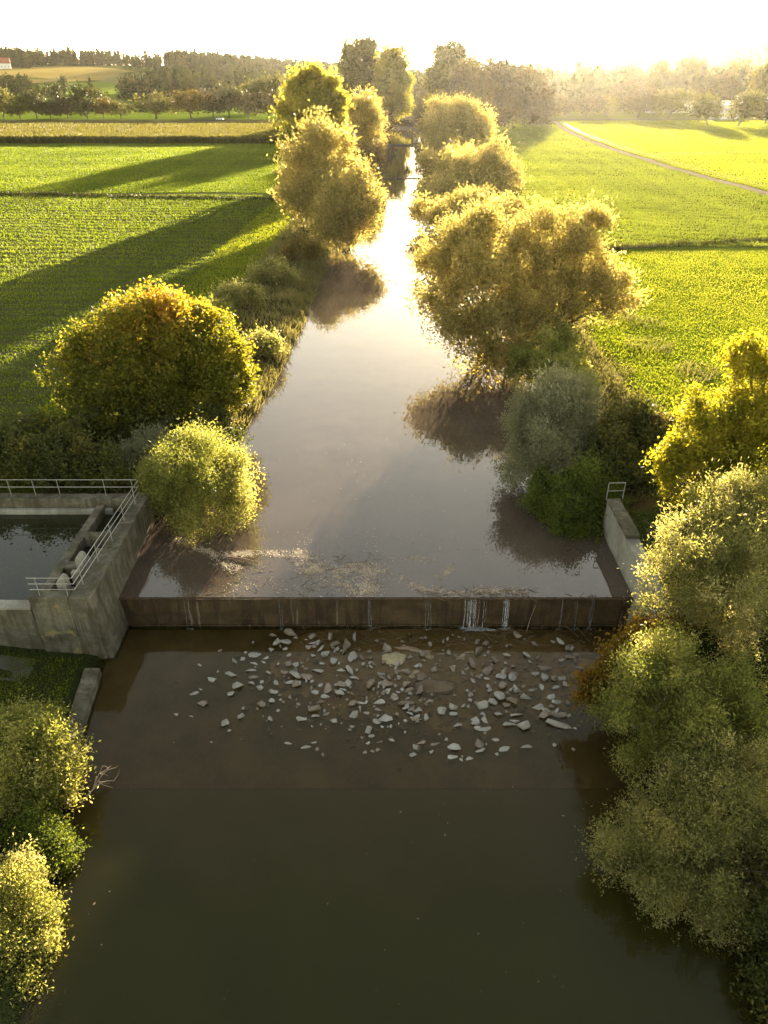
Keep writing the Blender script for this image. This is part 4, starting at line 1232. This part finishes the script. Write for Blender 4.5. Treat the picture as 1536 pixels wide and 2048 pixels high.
for i, (px, py, pw, ph) in enumerate(ROCKS):
    p = on_z(px, py, -1.9)
    k = p.y * CP + (CAM_H + 1.9) * SP
    wd = pw * k / FPX * 1.32
    asp = math.sin(math.atan2(CAM_H + 1.9, p.y))
    dp = min(ph * k / FPX / asp, wd * 1.5) * .85
    dp = max(dp, wd * .35)
    h = min(wd, dp) * rg.uniform(.28, .6)
    brown = py < 1275 or (px > 800 and py < 1350 and rg.random() < .6) or rg.random() < .15
    o = link(bpy.data.objects.new("rock", rock_mesh(wd, dp, h, M['rock_brown'] if brown else M['rock'])))
    o.location = (p.x, p.y, -1.9 + h * .12)
    o.rotation_euler = (rg.normal() * .12, rg.normal() * .12, rg.normal() * .25)
    side = "left end of rubble" if px < 560 else "middle of rubble" if px < 860 else "right end of rubble"
    row = "close under weir" if py < 1330 else "halfway to deep water" if py < 1420 else "beside deep water"
    sz = "broad" if pw > 19 else "small"
    lab = NAMED.get(i, f"{sz} angular {'brown' if brown else 'pale grey'} rock at {side} {row}")
    tag(o, lab, 'rock', 'rocks in the shallow water below the weir')
for i in range(140):
    px = rg.uniform(590, 1180); py = 1268 + 170 * rg.random() ** 1.1
    if px > 1120 and py > 1400: continue
    p = on_z(px, py, -1.9)
    wd = .22 + .45 * rg.random() ** 2
    o = link(bpy.data.objects.new("rock", rock_mesh(wd * 1.3, wd * rg.uniform(.5, 1), wd * rg.uniform(.25, .55), M['rock_brown'] if rg.random() < .75 else M['rock'])))
    o.location = (p.x, p.y, -1.9 + wd * .10); o.rotation_euler = (rg.normal() * .15, rg.normal() * .15, rg.random() * 6)
    tag(o, "smaller silt stained rock bedded in the mud bar below weir", 'rock', 'rocks bedded in the mud bar')
for i in range(190):
    px = rg.normal(790, 210); py = 1385 + rg.normal() * 62
    if not (400 < px < 1150 and 1265 < py < 1520): continue
    p = on_z(px, py, -1.9)
    s_ = rg.uniform(.09, .24)
    o = link(bpy.data.objects.new("pebble", rock_mesh(s_ * 1.3, s_, s_ * .5, M['rock'] if rg.random() < .6 else M['rock_brown'])))
    o.location = (p.x, p.y, -1.9 + s_ * .05); o.rotation_euler = (0, 0, rg.random() * 6)
    tag(o, "fist sized pebble lying loose among the rocks below weir", 'pebble', 'pebbles among the rocks')
# submerged rubble seen through the water
def rubble():
    mbv = []; fs = []; n0 = 0
    for i in range(420):
        x = rg.normal(2.2, 5.0); y = 25.6 + rg.normal() * 2.0
        if y > 29.6 or y < 20.5 or abs(x) > 12.5: continue
        s_ = rg.uniform(.12, .5)
        me = rock_mesh(s_, s_ * rg.uniform(.6, 1), s_ * .45, None)
        c, sn = math.cos(i), math.sin(i)
        V = np.array([v.co for v in me.vertices]) @ np.array([[c, sn, 0], [-sn, c, 0], [0, 0, 1]]) + np.array([x, y, -1.97 - rg.random() * .12 - s_ * .1])
        for pl in me.polygons:
            fs.append(tuple(q + n0 for q in pl.vertices))
        mbv += [tuple(q) for q in V]; n0 += len(V)
        bpy.data.meshes.remove(me)
    mb = MB(); mb.v = mbv; mb.f = fs
    tag(mb.build("submerged_rubble", M['rock_brown']), kind='stuff')


rubble()


# shallow mud and gravel bar the rocks lie on
def bar():
    xs = np.linspace(-10.5, 12.6, 150); ys = np.linspace(21.0, 30.1, 80)
    X, Yg = np.meshgrid(xs, ys)
    e = np.exp(-((X - 2.6) / 6.8) ** 2 - ((Yg - 27.3) / 3.2) ** 2)
    nz = np.array([mnoise.noise(Vector((a * .55, b * .9, 3))) + .5 * mnoise.noise(Vector((a * 1.6, b * 2.2, 7))) + .3 * mnoise.noise(Vector((a * 4, b * 5, 7))) for a, b in zip(X.ravel(), Yg.ravel())]).reshape(X.shape)
    Z = -2.24 + .33 * e + .08 * nz * (.4 + e)
    V = np.stack([X, Yg, Z], -1).reshape(-1, 3)
    nr, nc = X.shape
    i = np.arange(nr - 1)[:, None] * nc + np.arange(nc - 1)[None]
    F = np.stack([i, i + 1, i + 1 + nc, i + nc], -1).reshape(-1, 4)
    tag(np_mesh("gravel_bar_bed", V, F, M['bar'], smooth=True), kind='structure')


bar()


# sand patch
def blob(name, c, rx, ry, h, mat, seed):
    V = [(0, 0, h)]; F = []
    n = 40
    for ring, q in enumerate((.35, .7, 1.0)):
        for i in range(n):
            a = 2 * math.pi * i / n
            r = q * (1 + .30 * mnoise.noise(Vector((math.cos(a) * 1.6, math.sin(a) * 1.6, seed))) + .12 * mnoise.noise(Vector((math.cos(a) * 5, math.sin(a) * 5, seed))))
            V.append((math.cos(a) * rx * r, math.sin(a) * ry * r, h * (1 - q * q) - (.02 if q == 1 else 0) + .02 * mnoise.noise(Vector((a * 3, q * 6, seed)))))
    for i in range(n):
        F.append((0, 1 + i, 1 + (i + 1) % n))
        for ring in range(2):
            a = 1 + ring * n + i; b_ = 1 + ring * n + (i + 1) % n
            F.append((a, a + n, b_ + n, b_))
    mb = MB(); mb.add(V, F)
    o = mb.build(name, mat, None, smooth=True); o.location = c
    return o


o = blob("sand_patch", on_z(788, 1316, -1.9), .72, .5, .08, M['sand'], 3); tag(o, "yellowish patch of silt breaking the water below the weir", 'sand patch')
o = blob("mud_bar", on_z(868, 1372, -1.9), 1.25, .5, .03, M['bed'], 8); tag(o, "low brown mud bar beside the tallest grey rock", 'mud bar')


# floating litter and twigs
def litter():
    rg = np.random.default_rng(130)
    lines = [([(355, 1078), (395, 1095), (440, 1112), (500, 1106), (560, 1108), (600, 1106)], 6, 1500), ([(600, 1108), (625, 1128), (690, 1140), (740, 1135), (765, 1150)], 14, 1500),
             ([(600, 1125), (660, 1160), (720, 1165), (745, 1180), (700, 1190)], 15, 1500), ([(430, 1120), (470, 1135), (455, 1128)], 9, 450), ([(740, 1130), (790, 1120), (840, 1118), (880, 1125)], 6, 300),
             ([(790, 1150), (840, 1175), (900, 1190), (990, 1180), (1060, 1190)], 8, 900), ([(880, 1160), (900, 1140), (905, 1130)], 6, 150), ([(450, 1170), (560, 1172), (640, 1185)], 16, 160), ([(560, 1080), (900, 1090), (1000, 1110)], 22, 120), ([(600, 900), (800, 1000), (760, 1060)], 80, 60)]
    P = []
    for pl, sg, n in lines:
        pl = np.array(pl, float)
        d = np.r_[0, np.cumsum(np.hypot(*np.diff(pl, axis=0).T))]
        n = int(n * 3.4)
        t = rg.random(n) * d[-1]
        P.append(np.stack([np.interp(t, d, pl[:, 0]) + rg.normal(size=n) * sg, np.minimum(1193, np.interp(t, d, pl[:, 1]) + rg.normal(size=n) * sg * .55)], 1))
    P = np.concatenate(P)
    q3 = np.stack([P[:, 0] * .055, P[:, 1] * .09, P[:, 0] * 0], 1)
    gq = noise3(q3, 1.0) + .7 * noise3(q3 + 3, 2.7)
    P = P[(gq > -.15) | (rg.random(len(P)) < .2)]
    v = (1024 - P[:, 1]) / FPX
    k = -CAM_H / (-SP + CP * v)
    Q = np.stack([(P[:, 0] - 768) / FPX * k, (CP + SP * v) * k, np.full(len(P), .012)], 1)
    n = len(Q)
    th = rg.random(n) * 6.3; s_ = rg.uniform(.015, .035, n) + .04 * rg.random(n) ** 5
    a = np.stack([np.cos(th), np.sin(th), rg.normal(size=n) * .1], 1) * s_[:, None]; c = np.stack([-np.sin(th), np.cos(th), rg.normal(size=n) * .1], 1) * (s_ * .6)[:, None]
    V = np.stack([Q - a, Q + c, Q + a, Q - c], 1).reshape(-1, 3)
    tag(np_mesh("floating_leaf_litter", V, np.arange(4 * n).reshape(-1, 4), M['litter'], v=rg.random(n)), kind='stuff')
    m_ = 90
    Q = np.stack([rg.uniform(-11, 12, m_), rg.uniform(11, 27, m_), np.full(m_, -1.885)], 1)
    th = rg.random(m_) * 6.3; s_ = rg.uniform(.012, .03, m_) + .05 * rg.random(m_) ** 6
    a = np.stack([np.cos(th), np.sin(th), 0 * th], 1) * s_[:, None]; c = np.stack([-np.sin(th), np.cos(th), 0 * th], 1) * (s_ * .6)[:, None]
    tag(np_mesh("drifting_leaf_flecks", np.stack([Q - a, Q + c, Q + a, Q - c], 1).reshape(-1, 3), np.arange(4 * m_).reshape(-1, 4), M['litter'], v=rg.random(m_) * .6), kind='stuff')
    mb = MB()
    areas = [((600, 760, 1105, 1192), 110, 0.02), ((840, 1070, 1178, 1198), 130, .03), ((1130, 1250, 1190, 1198), 10, .02), ((400, 620, 1100, 1195), 70, .02), ((300, 400, 1090, 1120), 20, .03),
             ((600, 1200, 1252, 1300), 300, -1.86), ((640, 1130, 1300, 1420), 300, -1.87), ((560, 900, 1330, 1460), 60, -1.88)]
    for (x0, x1, y0, y1), n, z in areas:
        for _ in range(n):
            p = on_z(rg.uniform(x0, x1), rg.uniform(y0, y1), z)
            a = rg.normal() * .7 + (0 if rg.random() < .7 else 1.5); l = rg.uniform(.15, .6) * (2.2 if rg.random() < .08 else 1)
            d = Vector((math.cos(a), math.sin(a), rg.normal() * .08)) * l
            mid = p + d * .5 + Vector((rg.normal(), rg.normal(), 0)) * .05
            r = rg.uniform(.006, .016)
            mb.tube([p, mid, p + d], [r, r * .9, r * .5], 4)
    tag(mb.build("driftwood_twigs", M['twig']), kind='stuff')
    o = MB().tube([(0, 0, -.1), (.12, .05, .8), (.3, .02, 1.75)], [.02, .016, .01], 5).build("driftwood_stick", M['bark_dry'])
    o.location = on_z(1053, 1262, -1.9); tag(o, "thin bare stick leaning against the weir face", 'stick')
    o = MB().tube([(0, 0, 0), (1.2, -.25, .05), (2.3, -.6, .03)], [.03, .025, .012], 5).build("driftwood_branch", M['twig'])
    o.location = on_z(440, 1112, .02); tag(o, "long thin branch floating beside the leaf litter", 'branch')


litter()


# ------------------------------------------------------------------ far things
def proto_tree(name, mat, seed, h, wd, n=800, per=3, kind='round', leaf=1.0):
    rg = np.random.default_rng(seed)
    if kind == 'round':
        lobes = [(rg.normal() * wd * .16, rg.normal() * wd * .16, h * z, wd * r, h * r * .55) for z, r in ((.35, .40), (.5, .46), (.68, .40), (.84, .26), (.45, .42))]
        lobes += [(rg.normal() * wd * .32, rg.normal() * wd * .25, h * rg.uniform(.3, .75), wd * .24, wd * .24) for _ in range(5)]
        kw = dict(up=.3, gaps=.15, jitter=.8)
    elif kind == 'column':
        lobes = [(0, 0, h * z, wd * .5 * r, h * .13) for z, r in ((.15, .8), (.3, 1), (.45, 1), (.6, .95), (.75, .8), (.9, .45))]
        kw = dict(up=1.2, gaps=.1, jitter=.6)
    else:
        lobes = [(0, 0, h * z, wd * .5 * (1.08 - z), h * .09) for z in (.12, .24, .36, .48, .6, .72, .84, .95)]
        kw = dict(up=-.1, gaps=.1, jitter=.6, shell=.3)
    t = empty(name, (0, 0, 0))
    V, F, v = foliage(lobes, n, per, leaf, leaf * .75, leaf * 1.2, rg, **kw)
    np_mesh("crown", V, F, mat, t, v=v)
    mb = MB(); limbs(mb, (0, 0, 0), lobes, rg, max(.25, wd * .03), h * .22, 2)
    mb.build("trunk", M['bark'], t)
    return t


PROTO = {}
def put(kind, name, label, px, top, wpx, f, basez=None, group=None, cat='tree'):
    base = gbase(px, f)
    k = f * CP + (CAM_H - base[2]) * SP
    wd = wpx * k / FPX
    tp, _ = at(px, top, f)
    h = max(2.0, tp.z - base[2])
    spec = {'green': ('far_olive', 'round'), 'dark': ('far_green', 'round'), 'brown': ('far_brown', 'round'), 'orange': ('far_orange', 'round'), 'olive': ('far_olive', 'round'),
            'poplar': ('far_olive', 'column'), 'conifer': ('forest', 'cone'), 'gold': ('far_olive', 'round')}[kind]
    key = (kind, name)
    if key not in PROTO:
        o = proto_tree(name, M[spec[0]], 200 + len(PROTO), 10, 10 if spec[1] == 'round' else 4, kind=spec[1], leaf=.75)
        PROTO[key] = o; o['_used'] = 1
    else:
        o = copy_tree(PROTO[key])
    del_used = o.pop('_used', None)
    o.location = base
    o.rotation_euler = (0, 0, (px * 1.7) % 6.28)
    sw = wd / (10 if spec[1] == 'round' else 4)
    o.scale = (sw, sw, h / 10)
    tag(o, label, cat, group)
    return o


RT = 'trees along the road behind the maize'
F0 = 485
for a in [
    ('green', 'roadside_tree', "lush green tree at the very end of the roadside row", 8, 180, 52, F0),
    ('gold', 'roadside_tree', "low dark tree with an orange tip, second in the roadside row", 42, 198, 44, F0 - 4),
    ('dark', 'roadside_tree', "slender dark tree with a gap of sunlit grass beside it", 74, 182, 42, F0),
    ('brown', 'roadside_tree', "squat brownish tree before the tallest dark roadside tree", 102, 202, 42, F0 - 3),
    ('brown', 'roadside_tree', "shadowy brown tree leaning against the tallest dark roadside tree", 137, 197, 44, F0),
    ('dark', 'roadside_tree', "tallest dark round tree rising behind the roadside row", 172, 172, 62, F0 + 25),
    ('dark', 'roadside_tree', "mid green small tree between tallest dark and orange tree", 176, 196, 36, F0 - 3),
    ('orange', 'roadside_tree', "bright orange yellow small tree in the roadside row", 208, 199, 34, F0 - 2),
    ('olive', 'roadside_tree', "open olive tree with thin trunk beside the lawn gap", 242, 204, 36, F0),
    ('gold', 'roadside_tree', "wide dark tree with orange crown after the lawn gap", 313, 188, 72, F0),
    ('orange', 'roadside_tree', "golden orange tree left of the dark trees by car", 383, 183, 58, F0),
    ('brown', 'roadside_tree', "dark brown tree standing over the white car", 427, 184, 44, F0 + 8),
    ('dark', 'roadside_tree', "tall dark tree just right of the white car", 460, 172, 44, F0 + 5),
    ('brown', 'roadside_tree', "low dark brown tree, second right of the white car", 497, 190, 46, F0),
    ('brown', 'roadside_tree', "brown tree tucked next to the bright yellow poplar", 538, 186, 42, F0),
    ('olive', 'field_tree', "tall pale green tree behind the brown roadside trees", 515, 160, 52, 560),
    ('olive', 'field_tree', "tall pale green tree half hidden behind the yellow poplar", 548, 152, 46, 570),
    ('dark', 'field_tree', "feathery grey tree on the lawn behind the roadside row", 120, 171, 24, 640),
    ('dark', 'field_tree', "tiny round tree alone on the hillside field", 131, 153, 15, 960),
    ('conifer', 'field_tree', "tiny pointed conifer alone on the hillside field", 184, 155, 9, 940)]:
    put(*a, group=RT if a[1] == 'roadside_tree' else None)
RP = 'trees around the pasture and road on the sunny side'
for a in [
    ('brown', 'pasture_tree', "hazy tree just right of where path meets road", 1130, 196, 50, 500),
    ('brown', 'pasture_tree', "hazy round tree, second along the road from path", 1172, 190, 52, 500),
    ('olive', 'pasture_tree', "hazy tree with pale stem, third along the road", 1215, 196, 50, 500),
    ('brown', 'pasture_tree', "broad hazy tree overshadowing the pasture corner", 1275, 178, 62, 490),
    ('olive', 'pasture_tree', "broad hazy tree left of the white roofs", 1335, 182, 66, 480),
    ('olive', 'pasture_tree', "young tree with trunk shadow, first on the sunny pasture", 1415, 192, 58, 415),
    ('olive', 'pasture_tree', "young bushy tree with long shadow on sunny pasture", 1476, 188, 62, 410),
    ('brown', 'pasture_tree', "tree at the far edge of the sunny pasture", 1530, 194, 60, 430),
    ('olive', 'pasture_tree', "very tall tree rising behind the far pasture edge", 1530, 128, 62, 560),
    ('poplar', 'lombardy_poplar', "lone slim poplar spire above the hazy treetops", 1037, 128, 10, 620),
    ('poplar', 'lombardy_poplar', "slim poplar spire above the path end", 1188, 134, 14, 700),
    ('poplar', 'lombardy_poplar', "short slim poplar in the haze under the sun", 1250, 148, 16, 680),
    ('poplar', 'lombardy_poplar', "broad poplar column, left one of the hazy pair", 1312, 128, 26, 720),
    ('poplar', 'lombardy_poplar', "first poplar of the close row before the houses", 1350, 124, 22, 740),
    ('poplar', 'lombardy_poplar', "second poplar of the close row before the houses", 1370, 122, 22, 750),
    ('poplar', 'lombardy_poplar', "third poplar of the close row, nearest to houses", 1390, 128, 20, 745),
    ('olive', 'pasture_tree', "bushy tree crown in front of the hill houses", 1470, 124, 40, 760),
    ('brown', 'pasture_tree', "dim tree behind white roofs, beneath the poplars", 1420, 150, 70, 640),
    ('brown', 'pasture_tree', "dim tree mass left of the low white building", 1250, 160, 70, 640)]:
    put(*a, group=RP)


# forest masses on the hills
def forest(name, polys, seed, n_per, size, fz=1.0):
    rg = np.random.default_rng(seed)
    VV = []; vv = []
    for (x0, x1, y0, y1), n, (hmin, hmax), con in polys:
        px = rg.uniform(x0, x1, n); py = rg.uniform(y0, y1, n)
        py = py if not callable(fz) else py
        B = hit(px, py, 400)
        B = B[B[:, 1] < 4300]
        for q in B:
            h = rg.uniform(hmin, hmax); c = rg.random() < con
            m_ = n_per
            u = rg.random(m_); a = rg.random(m_) * 6.283
            if c:
                rr = (1.02 - u) * h * .2; z = h * (.1 + .9 * u)
            else:
                rr = np.sqrt(np.clip(1 - (2 * u - .95) ** 2, 0, 1)) * h * .32; z = h * (.12 + .86 * u)
            P = np.stack([np.cos(a) * rr, np.sin(a) * rr, z], 1) * (1 + .12 * rg.normal(size=(m_, 1))) + q
            nr = unit(np.stack([np.cos(a), np.sin(a), rg.normal(size=m_) * .5 + .3], 1) + rg.normal(size=(m_, 3)) * .5)
            t1 = unit(np.cross(nr, rg.normal(size=(m_, 3)))); t2 = np.cross(nr, t1)
            s_ = size * (h / 20) * rg.uniform(.6, 1.3, m_)[:, None]
            VV.append(np.stack([P - t1 * s_, P + t2 * s_, P + t1 * s_, P - t2 * s_], 1))
            base = .3 if c else .6
            vv.append(np.clip(base + rg.normal() * .15 + rg.normal(size=m_) * .1, 0, 1))
    V = np.concatenate(VV).reshape(-1, 3); v = np.concatenate(vv)
    tag(np_mesh(name, V, np.arange(len(V)).reshape(-1, 4), M['forest'], v=v), kind='stuff')


forest("hill_forest", [((-30, 245, 122, 133), 420, (15, 24), .75), ((215, 330, 118, 123), 45, (14, 26), .1), ((250, 320, 130, 140), 45, (10, 22), .5), ((335, 470, 126, 150), 560, (15, 24), .7),
                       ((450, 700, 136, 165), 660, (14, 23), .5), ((600, 760, 146, 168), 220, (13, 21), .3), ((20, 60, 128, 137), 30, (10, 20), .2)], 301, 46, 2.6)
forest("woodland_belt", [((245, 330, 188, 206), 60, (12, 20), .4), ((300, 420, 180, 205), 110, (14, 26), .6), ((400, 560, 175, 205), 130, (14, 24), .3), ((-20, 60, 180, 195), 45, (10, 18), .3), ((60, 130, 188, 200), 30, (7, 12), 0)], 302, 90, 1.5)
forest("hazy_valley_wood", [((820, 1100, 160, 215), 240, (16, 27), .1), ((1080, 1560, 150, 215), 420, (14, 26), .2), ((1040, 1300, 142, 160), 200, (16, 26), .3)], 303, 70, 1.8)
forest("far_hill_wood", [((1180, 1560, 112, 140), 420, (18, 28), .5), ((980, 1250, 134, 150), 220, (16, 26), .4)], 304, 40, 3.0)


# bridge, boom, far sill
t = empty("road_bridge", (11, 470, 0)); tag(t, "flat pale road bridge crossing the river in the distance", 'bridge')
MB().box(-14, 16, -3.6, 3.6, 1.9, 2.6).build("deck", M['concrete_pale'], t, .05)
for yy in (-3.4, 3.4):
    MB().box(-14, 16, yy - .12, yy + .12, 2.603, 3.5).build("parapet", M['concrete_pale'], t, .03)
for xx in (-10.2, 12.4):
    MB().box(xx - .8, xx + .8, -3.4, 3.4, -1, 1.897).build("abutment", M['concrete'], t, .05)
p = on_z(800, 357, .05)
t = MB().tube([(-9, .6, 0), (-2.0, .2, .02), (-1.6, -.3, .02), (.5, .1, .02), (9.5, -.1, 0)], [.12, .14, .2, .14, .12], 6).build("floating_boom", M['twig'])
t.location = (5.0, p.y, .05); tag(t, "long thin floating log boom across the river", 'boom')
t = MB().box(-12, 12, -.5, .5, -1, .45).build("stone_sill", M['concrete'], None, .05, .05, .8)
t.location = (9.5, 318, 0); tag(t, "low dark sill crossing the river below the bridge", 'sill')

# car
c = empty("parked_car", (*at(440, 239, 471)[0].xy, 0)); c.location.z = float(ground_z(c.location.x, 471)) + .07
tag(c, "small white car on the road beneath dark trees", 'car')
mb = MB()
prof = [(-2.1, .35), (-2.15, .8), (-1.95, .95), (-1.0, 1.0), (1.1, 1.0), (2.0, .85), (2.12, .6), (2.1, .35)]
V = [(x, -.85, z) for x, z in prof] + [(x, .85, z) for x, z in prof]; n = len(prof)
mb.add(V, [tuple(range(n)), tuple(reversed(range(n, 2 * n)))] + [(i, i + n, (i + 1) % n + n, (i + 1) % n) for i in range(n)])
mb.build("body", M['car_paint'], c, .05)
mb = MB(); prof = [(-1.75, 1.003), (-1.3, 1.42), (.35, 1.45), (1.05, 1.003)]
V = [(x, -.74, z) for x, z in prof] + [(x, .74, z) for x, z in prof]; n = len(prof)
mb.add(V, [tuple(range(n)), tuple(reversed(range(n, 2 * n)))] + [(i, i + n, (i + 1) % n + n, (i + 1) % n) for i in range(n)])
mb.build("cabin", M['glass'], c, .03)
MB().box(-1.25, .3, -.7, .7, 1.452, 1.5).build("roof", M['car_paint'], c, .02)
for xx in (-1.35, 1.3):
    for yy in (-.82, .82):
        MB().tube([(xx, yy - .1, .32), (xx, yy + .1, .32)], .32, 14).build("wheel", M['tyre'], c)


# fences along the path and the pasture
def fence(name, label, pts, spacing, h=1.15):
    P = [Vector((x, y, float(ground_z(x, y)))) for x, y in pts]
    o = empty(name, P[0]); tag(o, label, 'fence')
    L = []
    for a, b2 in zip(P[:-1], P[1:]):
        n = max(1, round((b2 - a).length / spacing))
        L += [a.lerp(b2, i / n) for i in range(n)]
    L.append(P[-1])
    first = None
    for q in L[:100]:
        q = Vector((q.x, q.y, float(ground_z(q.x, q.y)))) - P[0]
        if first is None:
            first = MB().tube([(0, 0, -.1), (.01, 0, h * .6), (0, .01, h)], [.075, .07, .06], 6).build("post", M['wood'], o); cpy = first
        else:
            cpy = first.copy(); link(cpy, o)
        cpy.location = q; cpy.rotation_euler = (rg.normal() * .05, rg.normal() * .05, rg.random() * 3)
    for hh in (.5, 1.0):
        MB().tube([Vector((q.x, q.y, float(ground_z(q.x, q.y)) + hh)) - P[0] for q in L], .012, 4).build("wire", M['steel'], o)


fence("wire_fence", "post and wire fence following the gravel path", [(path_x(y) + 3.0, y) for y in (420, 375, 330, 275, 220, 168, 130)], 5)
fence("wire_fence", "post and wire fence crossing the sunny pasture", [(path_x(245) + 4, 250), (130, 262), (190, 278)], 6)


# buildings
def building(name, label, px, py, f, wd, dp, wh, rh, wall, roof, rz=0, nwin=4, cat='house', hip=False):
    base = gbase(px, f) if py is None else tuple(hit([px], [py], 300)[0])
    o = empty(name, base, rz); tag(o, label, cat)
    MB().box(-wd / 2, wd / 2, -dp / 2, dp / 2, -1.5, wh).build("wall", wall, o)
    e = .5
    V = [(-wd / 2 - e, -dp / 2 - e, wh - .1), (wd / 2 + e, -dp / 2 - e, wh - .1), (wd / 2 + e, dp / 2 + e, wh - .1), (-wd / 2 - e, dp / 2 + e, wh - .1), (-wd / 2 - e, 0, wh + rh), (wd / 2 + e, 0, wh + rh)]
    mb = MB(); mb.add(V, [(0, 1, 5, 4), (2, 3, 4, 5), (0, 4, 3), (1, 2, 5), (0, 3, 2, 1)])
    mb.build("roof", roof, o)
    for i in range(nwin):
        x = -wd / 2 + (i + .5) * wd / nwin
        z0 = wh * .35
        MB().box(x - .6, x + .6, -dp / 2 - .03, -dp / 2 + .1, z0, z0 + 1.3).build("window", M['glass'], o)
    return o


building("farmhouse", "white farmhouse with red roof on the wooded hilltop", 6, 138, None, 26, 14, 8, 8, M['white_paint'], M['roof_red'], .3, 5)
building("warehouse", "long low hall with gleaming pale roof behind pasture trees", 1395, None, 560, 46, 16, 5, 2.0, M['white_paint'], M['roof_pale'], .05, 6, 'hall')
building("warehouse", "hall with tilted shining roof at the pasture's far side", 1515, None, 560, 30, 14, 6, 4.0, M['white_paint'], M['roof_pale'], -.5, 4, 'hall')
building("white_house", "small white building with two dark windows behind the pasture", 1442, None, 476, 16, 8, 4.2, 1.2, M['white_paint'], M['roof_grey'], 0, 2)
building("white_house", "tiny hut with bright roof left of the long hall", 1308, None, 560, 10, 8, 6, 2.0, M['white_paint'], M['roof_pale'], .1, 2)
for i, (px, py, lab) in enumerate([(1395, 120, "tiny white house nearest the poplar row on far hill"), (1420, 124, "tiny house with red roof in the hill village"), (1440, 127, "tiny pale house between the red roofs of village"),
                                   (1500, 122, "tiny house with shining roof high in the hill village"), (1520, 126, "tiny house at the outer end of hill village"), (1480, 128, "tiny low house in front of the hill village")]):
    building("village_house", lab, px, py, None, 16, 11, 7, 5, M['white_paint'], [M['roof_pale'], M['roof_red'], M['roof_grey']][i % 3], i * .7, 3)

# ------------------------------------------------------------------ haze
n = NT("evening_haze")
pv = n.n('VolumePrincipled')
pv.inputs['Color'].default_value = (1.0, .93, .80, 1)
pv.inputs['Density'].default_value = HAZE_DENSITY
pv.inputs['Anisotropy'].default_value = HAZE_ANISO
n.t.links.new(pv.outputs[0], n.out.inputs['Volume'])
hz = MB().box(-4800, 4800, -100, 5400, -6, 150).build("haze", n.m)
tag(hz, kind='stuff')
